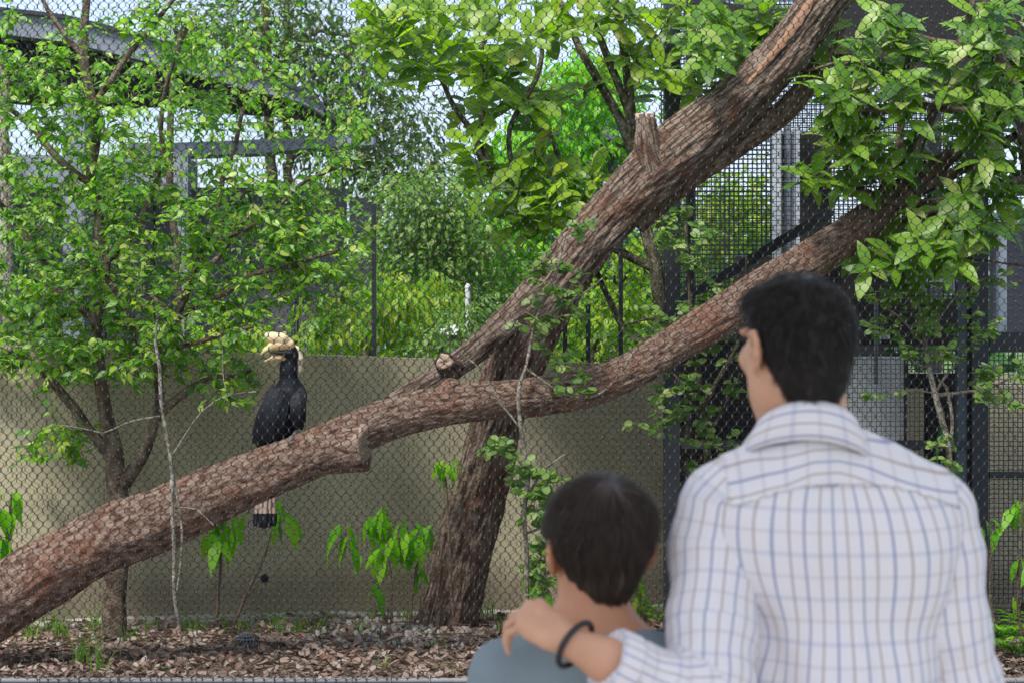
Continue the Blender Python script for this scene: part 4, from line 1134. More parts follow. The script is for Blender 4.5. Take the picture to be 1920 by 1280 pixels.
far_tree(75, 13.5, [(1110,900,13.5,8),(1110,700,13.5,7),(1120,600,13.5,5)], [(1120,600,80,60,2),(1180,540,70,90,2),(1200,640,50,50,.8),(1060,660,60,40,.7)], 70, 26, .09, 'shrub', 'sunlit shrub in the gap between the leaning trunk and the fallen log', 'shrub', M['leaf_yellow'], M['bark_twig'], 'ovate', .12, 120, G, .4, .5)
far_tree(81, 11.7, [(800,900,11.7,5),(815,700,11.7,4)], [(835,610,60,40,1),(890,600,40,50,.8),(800,650,50,40,.8)], 26, 16, .06, 'shrub', 'pale leaved shrub half hiding the white lamp beyond the wall', 'shrub', M['leaf_pale'], M['bark_twig'], 'card', .09, 0, G, .2)
far_tree(76, 15.0, [(1400,900,15,8),(1400,500,15,6)], [(1390,400,80,60,1.5),(1330,440,60,60,1),(1680,440,50,40,.6),(1330,560,60,80,.6)], 60, 26, .10, 'shrub', 'yellow green shrub seen through the square mesh of the cage', 'shrub', M['leaf_yellow'], M['bark_twig'], 'card', .15, 0, G, .4)
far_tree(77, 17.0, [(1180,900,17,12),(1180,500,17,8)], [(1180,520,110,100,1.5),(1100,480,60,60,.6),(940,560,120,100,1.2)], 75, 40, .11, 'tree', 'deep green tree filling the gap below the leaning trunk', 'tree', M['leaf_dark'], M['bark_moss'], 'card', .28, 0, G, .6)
far_tree(78, 19.0, [(530,900,19,14),(525,500,19,12),(505,250,19,10),(500,50,19,8),(490,-60,19,7)], [(560,80,170,90,2),(450,40,130,60,1),(660,170,110,90,1.4),(720,260,90,90,1.2),(620,260,90,80,.8),(760,330,60,50,.6),(380,110,100,60,.5)], 230, 30, .11, 'feathery_tree', 'tall feathery tree with two thin trunks against the sky at the top', 'tree', M['leaf_olive'], M['bark_twig'], 'lance', .24, 0, G, .8, .15,
         [[(560,700,19,10),(545,420,19,9),(540,200,19,8),(535,60,19,6),(545,-60,19,5)], [(545,300,19,5),(640,230,19,4),(740,240,19,3)], [(505,150,19,5),(600,60,19,4),(700,90,19,3)]])
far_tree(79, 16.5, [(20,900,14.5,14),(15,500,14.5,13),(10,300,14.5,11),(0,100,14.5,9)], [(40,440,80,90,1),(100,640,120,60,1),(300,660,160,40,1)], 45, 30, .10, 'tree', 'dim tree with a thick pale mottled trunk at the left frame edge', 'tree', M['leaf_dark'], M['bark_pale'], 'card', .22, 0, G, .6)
far_tree(80, 11.6, [(330,900,11.6,9),(335,600,11.6,8),(320,300,11.6,7),(335,60,11.6,5)], [(380,90,150,100,1.6),(250,260,200,110,1.2),(560,330,140,100,1.3),(120,420,140,120,1.0),(420,480,220,90,1.2),(640,480,70,90,.7),(90,160,120,100,.8),(620,150,90,80,.7)], 110, 20, .062, 'tree', 'finely leaved tree just over the wall behind the small leaved tree', 'tree', M['leaf_small'], M['bark_twig'], 'card', .13, 0, G, .4, .3,
         [[(335,560,11.6,6),(450,430,11.6,5),(560,350,11.6,4),(640,300,11.6,3)], [(325,380,11.6,5),(220,260,11.6,4),(100,170,11.6,3)], [(330,600,11.6,5),(200,480,11.6,4),(80,420,11.6,3)]])
# a far band of greenery that reads as one mass
r = np.random.default_rng(5); n = 9000
Xf = r.uniform(-14, 14, n); Yf = r.uniform(24, 34, n)
top = 3.2 + 1.3 * fbm(Xf * .35, Yf * 0, Yf * 0, 3, 4)
Zf = np.where(r.random(n) < .75, r.uniform(.2, 1, n)**.5, r.random(n)) * top
root = bpy.data.objects.new('far_woods', None)
vs = LV['card'][0]; B = basis(r.normal(0, 1, (n, 3)), r.normal(0, .5, (n, 3)) + np.array([0, -.3, 1]))
w_ = np.einsum('nij,vj->nvi', B, vs[0]) * r.uniform(.25, .55, n)[:, None, None] + np.stack([Xf, Yf, Zf], 1)[:, None]
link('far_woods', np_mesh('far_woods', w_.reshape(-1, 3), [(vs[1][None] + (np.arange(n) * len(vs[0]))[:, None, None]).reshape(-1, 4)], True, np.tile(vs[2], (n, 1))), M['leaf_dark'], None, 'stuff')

# roof added out of view to keep the two people in soft shade
cp = thing('added_shade_roof', 'added frosted white roof sheet on four dark posts, out of view, shading the two people', 'shelter', (0.4, 2.4, 0))
m, nt, bs = new_mat('frosted_sheet')            # frosted sheet of the added roof: lets soft light through
bs.inputs['Base Color'].default_value = (.8, .8, .8, 1)
tl = nt.nodes.new('ShaderNodeBsdfTranslucent'); tl.inputs['Color'].default_value = (.82, .82, .83, 1)
mx_ = nt.nodes.new('ShaderNodeMixShader'); mx_.inputs[0].default_value = .5
nt.links.new(bs.outputs[0], mx_.inputs[1]); nt.links.new(tl.outputs[0], mx_.inputs[2]); nt.links.new(mx_.outputs[0], nt.nodes['Material Output'].inputs['Surface'])
MB().box((-2.6, 0.9, 3.15), (3.4, 4.1, 3.16)).build('roof', m, cp)
for x in (-2.5, 3.3):
    for y in (1.0, 4.0):
        MB().box((x - .05, y - .05, 0), (x + .05, y + .05, 3.148)).build('post', M['steel_dark'], cp)
    MB().box((x - .06, 0.92, 3.02), (x + .06, 4.08, 3.147)).build('beam', M['steel_dark'], cp) if False else None

# ---------------------------------------------------------------- bodies: distance fields turned into one smooth surface
class SDF:
    def __init__(s, h): s.h = h; s.pr = []
    def cone(s, a, b, r0, r1, k=0.02, sub=False): s.pr.append(('c', np.array(a, float), np.array(b, float), r0, r1, k, sub)); return s
    def chain(s, pts, k=0.02):
        for (p, r), (q, r2) in zip(pts[:-1], pts[1:]): s.cone(p, q, r, r2, k)
        return s
    def ell(s, c, r, k=0.02, rot=None, sub=False): s.pr.append(('e', np.array(c, float), np.array(r, float), rot, None, k, sub)); return s
    def field(s, extra=None, pad=0.03):
        lo = np.full(3, 1e9); hi = -lo
        bbs = []
        for p in s.pr:
            if p[0] == 'c':
                r = max(p[3], p[4]); a = np.minimum(p[1], p[2]) - r; b = np.maximum(p[1], p[2]) + r
            else:
                r = p[2].max(); a = p[1] - r; b = p[1] + r
            bbs.append((a, b))
            if not p[6]: lo = np.minimum(lo, a); hi = np.maximum(hi, b)
        lo -= pad; hi += pad
        n = np.ceil((hi - lo) / s.h).astype(int) + 1
        F = np.full(n, 0.2)
        ax = [lo[i] + np.arange(n[i]) * s.h for i in range(3)]
        for p, (a, b) in zip(s.pr, bbs):
            k = p[5]; m = k + 3 * s.h
            i0 = np.clip(np.floor((a - m - lo) / s.h).astype(int), 0, n); i1 = np.clip(np.ceil((b + m - lo) / s.h).astype(int) + 1, 0, n)
            if np.any(i1 <= i0): continue
            sl = tuple(slice(i0[q], i1[q]) for q in range(3))
            X, Y, Z = np.meshgrid(*[ax[q][sl[q]] for q in range(3)], indexing='ij')
            if p[0] == 'c':
                A, Bv = p[1], p[2]; d = Bv - A; L2 = d.dot(d) + 1e-12
                t = np.clip(((X - A[0]) * d[0] + (Y - A[1]) * d[1] + (Z - A[2]) * d[2]) / L2, 0, 1)
                D = np.sqrt((X - A[0] - t * d[0])**2 + (Y - A[1] - t * d[1])**2 + (Z - A[2] - t * d[2])**2) - (p[3] + t * (p[4] - p[3]))
            else:
                P = np.stack([X - p[1][0], Y - p[1][1], Z - p[1][2]], -1)
                if p[3] is not None: P = P @ np.array(p[3])
                k0 = np.sqrt(((P / p[2])**2).sum(-1)); k1 = np.sqrt(((P / p[2]**2)**2).sum(-1)) + 1e-9
                D = k0 * (k0 - 1) / k1
            f = F[sl]
            if p[6]:
                D = -D; hh = np.clip(.5 - .5 * (D - f) / -k if False else .5 + .5 * (D - f) / k, 0, 1)
                F[sl] = f * (1 - hh) + D * hh + k * hh * (1 - hh)
            else:
                hh = np.clip(.5 + .5 * (f - D) / k, 0, 1)
                F[sl] = f * (1 - hh) + D * hh - k * hh * (1 - hh)
        if extra is not None:
            X, Y, Z = np.meshgrid(*ax, indexing='ij')
            F = extra(F, X, Y, Z)
        return F, lo
    def surface(s, extra=None, smooth=2):
        F, lo = s.field(extra)
        F[0] = F[-1] = 1; F[:, 0] = F[:, -1] = 1; F[:, :, 0] = F[:, :, -1] = 1
        return nets(F, lo, s.h, smooth)

def nets(F, lo, h, smooth=2):
    """naive surface nets"""
    ins = F < 0
    n = F.shape
    cor = [(a, b, c) for a in (0, 1) for b in (0, 1) for c in (0, 1)]
    cnt = sum(ins[a:n[0] - 1 + a, b:n[1] - 1 + b, c:n[2] - 1 + c].astype(np.int8) for a, b, c in cor)
    mask = (cnt > 0) & (cnt < 8)
    idx = np.full(mask.shape, -1, dtype=np.int64); I = np.argwhere(mask); idx[mask] = np.arange(len(I))
    vals = {c: F[I[:, 0] + c[0], I[:, 1] + c[1], I[:, 2] + c[2]] for c in cor}
    acc = np.zeros((len(I), 3)); num = np.zeros(len(I))
    for c in cor:
        for ax in range(3):
            if c[ax]: continue
            e = list(c); e[ax] = 1; e = tuple(e)
            a, b = vals[c], vals[e]
            x = (a < 0) != (b < 0)
            t = np.where(x, a / np.where(a - b == 0, 1, a - b), 0)
            p = np.tile(np.array(c, float), (len(I), 1)); p[:, ax] += t
            acc += p * x[:, None]; num += x
    V = (I + acc / num[:, None]) * h + lo
    Qs = []
    for ax in range(3):
        sl0 = [slice(1, n[0] - 1), slice(1, n[1] - 1), slice(1, n[2] - 1)]; sl0[ax] = slice(0, n[ax] - 1); sl1 = list(sl0); sl1[ax] = slice(1, n[ax])
        a, b = ins[tuple(sl0)], ins[tuple(sl1)]
        E = np.argwhere(a != b)
        if not len(E): continue
        flip = a[tuple(E.T)]
        off = np.array([1, 1, 1]); off[ax] = 0
        E = E + off
        u, v = [q for q in range(3) if q != ax]
        def cell(du, dv):
            q = E.copy(); q[:, u] += du; q[:, v] += dv
            return idx[tuple(q.T)]
        q = np.stack([cell(-1, -1), cell(0, -1), cell(0, 0), cell(-1, 0)], 1)
        if ax == 1: flip = ~flip
        q[~flip] = q[~flip][:, ::-1]
        Qs.append(q)
    Q = np.vstack(Qs)
    for _ in range(smooth):
        A = np.zeros_like(V); c = np.zeros(len(V))
        for k in range(4):
            np.add.at(A, Q[:, k], V[Q[:, (k + 1) % 4]] + V[Q[:, (k + 3) % 4]]); np.add.at(c, Q[:, k], 2)
        V = V * .4 + .6 * A / np.maximum(c, 1)[:, None]
    return V, Q

def vnormals(V, Q):
    fn = np.cross(V[Q[:, 2]] - V[Q[:, 0]], V[Q[:, 3]] - V[Q[:, 1]])
    N = np.zeros_like(V)
    for k in range(4): np.add.at(N, Q[:, k], fn)
    return N / (np.linalg.norm(N, axis=1)[:, None] + 1e-12)

def sub_faces(V, Q, keep):
    Q = Q[keep]; u, inv = np.unique(Q, return_inverse=True)
    return V[u], inv.reshape(Q.shape)

# skin, hair, cloth
def skin_mat(name, col, red):
    m, nt, b = new_mat(name)
    v = tex(nt)
    c = ramp(nt, [(0.35, tuple(x * .88 for x in col)), (0.65, col)], noise_tex(nt, v, 22, 5))
    c = mix(nt, math_n(nt, 'MULTIPLY', noise_tex(nt, v, 9, 3), .35), c, red)
    nt.links.new(c, b.inputs['Base Color']); b.inputs['Roughness'].default_value = .5
    b.inputs['Specular IOR Level'].default_value = .35
    b.inputs['Subsurface Weight'].default_value = .12; b.inputs['Subsurface Radius'].default_value = (.012, .005, .003)
    bump(nt, b, noise_tex(nt, v, 180, 3), .15, .001)
    return m
M['skin_man'] = skin_mat('skin_man', (.60, .335, .215), (.56, .23, .14))
M['skin_boy'] = skin_mat('skin_boy', (.52, .255, .145), (.50, .18, .09))
def hair_mat(name, dark, light):
    m, nt, b = new_mat(name)
    v = tex(nt, 'UV', (11, .8, 1))
    c = ramp(nt, [(.35, dark), (.7, light)], noise_tex(nt, v, 3.0, 5, .65))
    nt.links.new(c, b.inputs['Base Color']); b.inputs['Roughness'].default_value = .42
    b.inputs['Specular IOR Level'].default_value = .35
    bump(nt, b, noise_tex(nt, v, 3.0, 5, .65), .7, .006)
    return m
M['hair_man'] = hair_mat('hair_man', (.005, .0038, .003), (.026, .018, .0135))
M['hair_boy'] = hair_mat('hair_boy', (.006, .0042, .0032), (.075, .045, .030))

def cloth_check(name):
    """white cotton with blue and brown lines along, fainter ones across (UV in metres)"""
    m, nt, b = new_mat(name)
    uv = nt.nodes.new('ShaderNodeUVMap'); sx = nt.nodes.new('ShaderNodeSeparateXYZ'); nt.links.new(uv.outputs['UV'], sx.inputs[0])
    def line(coord, period, off, width, soft):
        f = math_n(nt, 'FRACT', math_n(nt, 'ADD', math_n(nt, 'DIVIDE', coord, period), off))
        d = math_n(nt, 'ABSOLUTE', math_n(nt, 'SUBTRACT', f, .5))
        return ramp(nt, [(width / period / 2, (1, 1, 1)), (width / period / 2 + soft / period, (0, 0, 0))], d)
    U, Vv = sx.outputs['X'], sx.outputs['Y']
    c = mix(nt, noise_tex(nt, tex(nt), 4, 3), (.69, .65, .665), (.735, .695, .71))
    for coord, per, off, w, s_, colr, a in ((Vv, .070, .0, .0045, .0025, (.30, .33, .46), .30), (Vv, .070, .5, .003, .002, (.42, .33, .31), .28),
                                            (U, 0.0375, .0, .0019, .0014, (.14, .16, .34), .66), (U, 0.0375, .5, .0017, .0014, (.30, .215, .18), .62)):
        c = mix(nt, math_n(nt, 'MULTIPLY', line(coord, per, off, w, s_), a), c, colr)
    nt.links.new(c, b.inputs['Base Color']); b.inputs['Roughness'].default_value = .85
    b.inputs['Specular IOR Level'].default_value = .15
    b.inputs['Sheen Weight'].default_value = .1
    bump(nt, b, noise_tex(nt, tex(nt, 'UV'), 900, 2), .15, .001)
    return m
M['check'] = cloth_check('check_cotton')
M['tee'] = plain('tee', (.20, .245, .27), .9, 0, .1, 5, .2, .1)
M['trousers'] = plain('trousers', (.05, .06, .09), .9, 0, .15, 8, .2, .1)
M['shoe'] = plain('shoe', (.06, .05, .045), .6, 0, .2, 8, .1)
M['eye'] = plain('eye', (.7, .7, .68), .2, 0, .02, 3, 0)

def rotz(a): c, s = math.cos(a), math.sin(a); return np.array([[c, -s, 0], [s, c, 0], [0, 0, 1.0]])

def head_prims(sd, C, Rm, s, ear=0.0, out=0.0):
    """skull, jaw, nose, brow, lips and ears; head frame: x right, y forward, z up"""
    T = lambda p: C + Rm @ (np.array(p, float) * s)
    E = lambda c, r, k=.012, rot=None: sd.ell(T(c), np.array(r) * s, k, Rm if rot is None else Rm @ rot)
    E((0, -.012, .018), (.073, .090, .080), .02)
    E((0, .030, -.035), (.060, .060, .065), .03)
    E((0, .050, -.078), (.040, .042, .034), .03)
    E((0, .078, -.098), (.020, .016, .014), .02)
    for sx in (-1, 1):
        E((sx * .040, .062, -.025), (.024, .022, .020), .02)
        E((sx * .030, .080, .020), (.026, .012, .008), .012)
        E((sx * .052, .010, -.070), (.016, .030, .030), .025)
    sd.cone(T((0, .088, .012)), T((0, .110, -.030)), .008 * s, .012 * s, .010)
    for sx in (-1, 1): sd.ell(T((sx * .010, .103, -.034)), np.array((.009, .009, .007)) * s, .006, Rm)
    E((0, .093, -.060), (.021, .009, .005), .006); E((0, .091, -.069), (.018, .009, .006), .006)
    if True:
        for sx in (-1, 1):
            def e(p): return T((sx * (.074 + out + p[0]), -.004 + p[1], -.012 + ear + p[2]))
            sd.cone(e((-.006, .012, .0)), e((.002, .006, .0)), .014 * s, .010 * s, .010)
            pts = [(.004, .012, .010), (.010, .006, .028), (.016, -.010, .030), (.019, -.020, .016), (.016, -.018, -.004), (.010, -.008, -.020), (.003, .006, -.031), (.000, .011, -.024)]
            for a_, b_ in zip(pts[:-1], pts[1:]): sd.cone(e(a_), e(b_), .0058 * s, .0058 * s, .004)
            sd.ell(e((.006, -.004, .004)), np.array((.0045, .015, .022)) * s, .006, Rm)

def hand_prims(sd, Wr, x, y, z, s=1.0, bends=None, thumb=((.6, .75, -.1), (.35, .9, -.25), (.2, .9, -.4))):
    """x towards the thumb, y along the fingers, z out of the back of the hand"""
    Wr = np.array(Wr, float); B = np.stack([np.array(v, float) / np.linalg.norm(v) for v in (x, y, z)], 1)
    T = lambda p: Wr + B @ (np.array(p, float) * s)
    mcp = [(.029, .090, .002), (.009, .096, .005), (-.012, .091, .003), (-.031, .080, -.002)]
    base = [(.014, .012, 0), (.005, .008, .001), (-.006, .008, .001), (-.014, .012, -.001)]
    for b_, m_, r1 in zip(base, mcp, (.0125, .0125, .0118, .011)):
        sd.cone(T(b_), T(m_), .0155 * s, r1 * s, .012)
    sd.cone(T((-.024, .03, -.006)), T((-.030, .065, -.006)), .013 * s, .011 * s, .012)
    sd.cone(T((.018, .025, -.008)), T((.030, .055, -.010)), .015 * s, .012 * s, .012)
    ln = [(.043, .026, .021), (.048, .030, .022), (.044, .028, .021), (.034, .021, .018)]
    rr = [.0088, .0090, .0086, .0076]
    if bends is None: bends = [(15, 25, 15)] * 4
    for k in range(4):
        p = T(mcp[k]); ang = 0; spread = (.16, .05, -.07, -.20)[k]
        sd.ell(p + B[:, 2] * .003 * s, np.array((.0105, .011, .0105)) * s, .006)
        for q in range(3):
            ang += math.radians(bends[k][q])
            d = B @ np.array([math.sin(spread) * math.cos(ang), math.cos(spread) * math.cos(ang), -math.sin(ang)])
            e = p + d * ln[k][q] * s
            r0 = rr[k] * s * (1 - .10 * q); sd.cone(p, e, r0, r0 * .90, .0025)
            p = e
    p = T((.020, .022, -.006))
    for (d, L, r0, r1) in zip(thumb, (.042, .032, .026), (.0145, .0112, .0100), (.0115, .0100, .0085)):
        d = B @ (np.array(d) / np.linalg.norm(d)); e = p + d * L * s; sd.cone(p, e, r0 * s, r1 * s, .006); p = e

def hair_cap(sd_h, C, Rm, prims, hl, seedn, lump, h=.0045, s=1.0, comb=None):
    """hair: an offset skull cut along the hairline hl(x, y), with lumps"""
    sd = SDF(h)
    for c, r, k in prims: sd.ell(C + Rm @ (np.array(c) * s), np.array(r) * s, k, Rm)
    def cut(F, X, Y, Z):
        P = (np.stack([X - C[0], Y - C[1], Z - C[2]], -1) @ Rm) / s
        x, y, z = P[..., 0], P[..., 1], P[..., 2]
        F = F + lump(x, y, z)
        return np.maximum(F, (hl(x, y) - z) * s * .75)
    return sd.surface(cut, 1)

def strands(V, N, Rm, C, top, n, length, rad, seedn, lift=.003, zmin=-1, curl=.25):
    """tapered locks lying on the hair, flowing away from the crown"""
    r = np.random.default_rng(seedn)
    ids = r.choice(len(V), n)
    mb = []
    P = V[ids]; Nn = N[ids]
    L = length * r.uniform(.6, 1.2, n)
    segs = 5
    lf = r.uniform(0, 1, n)**2 * 1.6
    pts = [P - Nn * .001]
    d_prev = None
    for q in range(segs):
        cur = pts[-1]
        away = cur - top; away /= np.linalg.norm(away, axis=1)[:, None] + 1e-6
        d = away * .8 + np.array([0, 0, -.75]) + r.normal(0, curl, (n, 3)) * (1 if q == 0 else .35)
        d -= Nn * (d * Nn).sum(1)[:, None]; d /= np.linalg.norm(d, axis=1)[:, None] + 1e-6
        if d_prev is not None: d = d * .5 + d_prev * .5
        d_prev = d
        # stay on the round head: pull the tip in with the curvature
        cc = cur - C
        nx = cur + d * (L / segs)[:, None]
        rad0 = np.linalg.norm(cc, axis=1); rad1 = np.linalg.norm(nx - C, axis=1)
        nx = C + (nx - C) * ((rad0 * .5 + rad1 * .5) / rad1)[:, None] + Nn * (lift / segs * lf)[:, None]
        pts.append(nx)
    pts = np.stack(pts, 1)
    T = np.gradient(pts, axis=1); T /= np.linalg.norm(T, axis=2)[:, :, None] + 1e-9
    S1 = np.cross(T, Nn[:, None]); S1 /= np.linalg.norm(S1, axis=2)[:, :, None] + 1e-9
    tap = np.array([.7, 1, 1, .85, .55, .08])[None, :, None] * rad * r.uniform(.6, 1.5, n)[:, None, None]
    ring = np.stack([pts + S1 * tap, pts + Nn[:, None] * tap * .7, pts - S1 * tap], 2)
    m = segs + 1
    i, s_, q = np.meshgrid(np.arange(n), np.arange(segs), np.arange(2), indexing='ij')
    b0 = (i * m + s_) * 3 + q
    Q = np.stack([b0, b0 + 1, b0 + 4, b0 + 3], 3).reshape(-1, 4)
    uv = np.zeros((n, m, 3, 2)); uv[..., 0] = (r.random(n) * 5)[:, None, None] + np.array([0, .02, .04]); uv[..., 1] = np.linspace(0, 1, m)[None, :, None]
    return ring.reshape(-1, 3), Q, uv.reshape(-1, 2)

def crown_uv(V, Rm, C):
    P = (V - C) @ Rm
    return np.stack([np.arctan2(P[:, 0], P[:, 1] + .03) / (2 * PI) * 2, P[:, 2] * 6], 1)

# ---------------------------------------------------------------- the man
man = thing('person', 'man in a white checked shirt seen from behind, one hand on a boy\'s shoulder', 'person', (.52, 2.8, 0), 'father and son watching the bird')
HC = np.array([.463, 2.80, 1.616]); HR = rotz(math.radians(27)); MS = .985
sd = SDF(.0042)
head_prims(sd, HC, HR, MS)
sd.cone((.475, 2.80, 1.57), (.487, 2.795, 1.43), .066, .069, .03)                   # neck
sd.cone((.455, 2.83, 1.52), (.48, 2.82, 1.43), .050, .055, .03)
sd.ell((.525, 2.82, 1.24), (.165, .098, .22), .05)
sd.ell((.53, 2.82, 1.00), (.145, .095, .18), .05)
SH_L = np.array((.345, 2.80, 1.365)); SH_R = np.array((.690, 2.81, 1.352))
for sh in (SH_L, SH_R):
    sd.cone((.487, 2.80, 1.435), sh + (0, 0, -.012), .046, .038, .03); sd.ell(sh + (0, 0, -.012), (.040, .040, .040), .02)
EL = np.array((.300, 2.665, 1.045)); WR = np.array((.090, 2.595, 1.163))
sd.chain([(SH_L + (0, 0, -.012), .042), ((SH_L + EL) / 2, .044), (EL, .040)], .015)
sd.chain([(EL, .040), (EL * .7 + WR * .3, .039), (EL * .25 + WR * .75, .031), (WR, .026)], .02)
hy = np.array((-.74, .46, .42)); hz = np.array((.22, -.52, .80)); hz = hz - hy * hz.dot(hy) / hy.dot(hy); hx = np.cross(hy, hz)
hand_prims(sd, WR, hx, hy, hz, .93, [(48, 34, 20), (52, 36, 20), (54, 38, 22), (52, 40, 24)], ((.75, .62, -.2), (.35, .85, -.35), (.1, .85, -.5)))
ER = np.array((.738, 2.80, 1.06)); WR2 = np.array((.735, 2.87, .82))
sd.chain([(SH_R + (0, 0, -.012), .042), ((SH_R + ER) / 2, .043), (ER, .040), (ER * .6 + WR2 * .4, .040), (WR2, .027)], .02)
hand_prims(sd, WR2, (-.5, .85, .1), (0, .2, -1), (.85, .5, .1), 1.03)
for sx in (-1, 1):
    hp = np.array((.53 + sx * .09, 2.82, .90)); kn = np.array((.53 + sx * .10, 2.83, .49)); an = np.array((.53 + sx * .10, 2.80, .09))
    sd.chain([(hp, .088), (kn, .056), (kn * .6 + an * .4, .055), (an, .036)], .03)
    sd.cone(an + (0, -.02, -.04), an + (0, .15, -.055), .036, .028, .02)
V, Q = sd.surface(smooth=1)
link('body', np_mesh('body', V, [Q], True), M['skin_man'], man)
for sx in (-1, 1):
    c = HC + HR @ (np.array((sx * .031, .069, .004)) * MS)
    sde = SDF(.0025); sde.ell(c, (.012, .012, .012), .002); v_, q_ = sde.surface(smooth=0)
    link('eye', np_mesh('eye', v_, [q_], True), M['eye'], man)
# trousers and shoes
sdt = SDF(.012)
sdt.ell((.53, 2.82, .93), (.165, .115, .12), .04)
for sx in (-1, 1):
    hp = np.array((.53 + sx * .088, 2.82, .88)); kn = np.array((.53 + sx * .10, 2.83, .49)); an = np.array((.53 + sx * .10, 2.80, .10))
    sdt.chain([(hp, .10), (kn, .075), (an, .062)], .03)
v_, q_ = sdt.surface(smooth=1); link('trousers', np_mesh('trousers', v_, [q_], True), M['trousers'], man)
for sx in (-1, 1):
    an = np.array((.53 + sx * .10, 2.80, .05)); sds = SDF(.008)
    sds.cone(an + (0, -.03, 0), an + (0, .18, -.008), .048, .04, .02); sds.cone(an, an + (0, 0, .05), .045, .045, .02)
    v_, q_ = sds.surface(lambda F, X, Y, Z: np.maximum(F, .004 - Z), 1); link('shoe', np_mesh('shoe', v_, [q_], True), M['shoe'], man)

# hair
def hl_man(x, y):
    ys = np.array([-.13, -.06, -.028, -.012, .010, .022, .05, .075, .12])
    zs = np.array([-.098, -.100, -.085, -.010, -.008, .022, .055, .072, .08])
    return np.interp(y, ys, zs) + .12 * np.maximum(0, np.abs(x) - .068) * (y < -.02)
def lump_man(x, y, z):
    a = np.arctan2(x, y + .02)
    w = np.clip((z + .03) / .08, 0, 1)
    return -(.007 * w * fbm(x * 26 + 3, y * 26, z * 26, 3, 61) + .0035 * fbm(x * 60, y * 60, z * 40, 2, 62))
V, Q = hair_cap(None, HC, HR, [((0, -.014, .020), (.0815, .100, .0905), .02), ((0, -.045, -.045), (.057, .060, .070), .035), ((0, .01, .055), (.074, .080, .054), .02)], hl_man, 0, lump_man, .004, MS)
hm = link('hair', np_mesh('hair', V, [Q], True, crown_uv(V, HR, HC)), M['hair_man'], man)
Nv = vnormals(V, Q)
topv = HC + HR @ np.array((0, -.04, .105))
loc_ = (V - HC) @ HR
lo_ = (loc_[:, 2] > -.095) & ((loc_[:, 1] < .012) | (loc_[:, 2] > .055))
sv, sq, su = strands(V[lo_], Nv[lo_], HR, HC, topv, 8000, .024, .0007, 5, .008, curl=.75)
link('hair_strands', np_mesh('hair_strands', sv, [sq], True, su), M['hair_man'], hm, 'stuff')

# shirt: back and sleeves are cloth surfaces a finger's width off the body
shirt = bpy.data.objects.new('shirt', None)
TC = np.array((.53, 2.815))
def torso_field():
    s_ = SDF(.0075)
    s_.ell((.527, 2.822, 1.235), (.205, .128, .23), .05)
    s_.ell((.535, 2.82, 1.02), (.195, .128, .26), .05)
    s_.cone((.535, 2.82, 1.05), (.535, 2.82, .84), .15, .15, .05)
    for sh in (SH_L, SH_R):
        s_.cone((.487, 2.80, 1.445), sh + (0, 0, .0), .062, .058, .04)
        s_.ell(sh + (0, 0, -.012), (.056, .060, .060), .04)
    s_.ell((.43, 2.735, 1.30), (.10, .05, .11), .05); s_.ell((.62, 2.74, 1.29), (.10, .05, .11), .05)
    s_.cone((.487, 2.797, 1.50), (.487, 2.797, 1.44), .0745, .082, .03)
    return s_
def folds(V, N, amp, fx, fz, seedn):
    return V + N * (amp * fbm(V[:, 0] * fx, V[:, 1] * fx, V[:, 2] * fz, 3, seedn))[:, None]
def torso_uv(V):
    th = np.arctan2((V[:, 0] - .53) / .205, -(V[:, 1] - 2.82) / .135)
    rad = .19 + 0 * th
    zz = V[:, 2]
    return np.stack([th * .172 + .006 * np.sin(zz * 9 + 1) + .02 * (1.2 - zz) * .4, zz + .012 * np.cos((V[:, 0] - .53) * 7)], 1)
V, Q = torso_field().surface(lambda F, X, Y, Z: np.maximum(F, np.maximum(.86 - Z, Z - 1.478)), 2)
N_ = vnormals(V, Q)
back = np.clip((2.80 - V[:, 1]) / .05, 0, 1)
fold_armpit = np.exp(-(((V[:, 0] - .405) / .045)**2 + ((V[:, 2] - 1.20) / .16)**2))
V = folds(V, N_, .010, 8, 3.2, 71)
cr = np.exp(-((V[:, 0] - .545 - .05 * (1.25 - V[:, 2])) / .012)**2) * np.clip((1.36 - V[:, 2]) / .1, 0, 1) * np.clip((2.80 - V[:, 1]) / .05, 0, 1)
V = V + N_ * (.006 * cr)[:, None]
V = V + N_ * (.009 * np.sin((V[:, 0] * 62 + V[:, 2] * 26)) * fold_armpit)[:, None]
V = V + N_ * (.0045 * np.sin(V[:, 0] * 40 + 5 * fbm(V[:, 0] * 3, V[:, 1] * 0, V[:, 2] * 3, 2, 72)) * np.clip((1.34 - V[:, 2]) / .06, 0, 1) * back)[:, None]
sh_o = link('shirt', np_mesh('shirt', V, [Q], True, torso_uv(V)), M['check'], man)
# yoke: the shoulder piece, cut with its lines running the other way, lapped over the back
def yoke_line(x): return 1.392 - .55 * np.maximum(0, np.abs(x - .53) - .05)**1.35
cen = V[Q].mean(1)
keep = (cen[:, 2] > yoke_line(cen[:, 0])) & (cen[:, 0] > .345) & (cen[:, 0] < .715)
yv, yq = sub_faces(V, Q, keep)
yn = vnormals(yv, yq); yv = yv + yn * .0035
su = yv[:, 2] + .30 * np.maximum(0, np.abs(yv[:, 0] - .50) - .02) - .25 * (yv[:, 1] - 2.74)
yuv = np.stack([su * 1.0 + .008, yv[:, 0] + .3], 1)
yo = link('yoke', np_mesh('yoke', yv, [yq], True, yuv), M['check'], sh_o)
mdf = yo.modifiers.new('thickness', 'SOLIDIFY'); mdf.thickness = .003; mdf.offset = -1
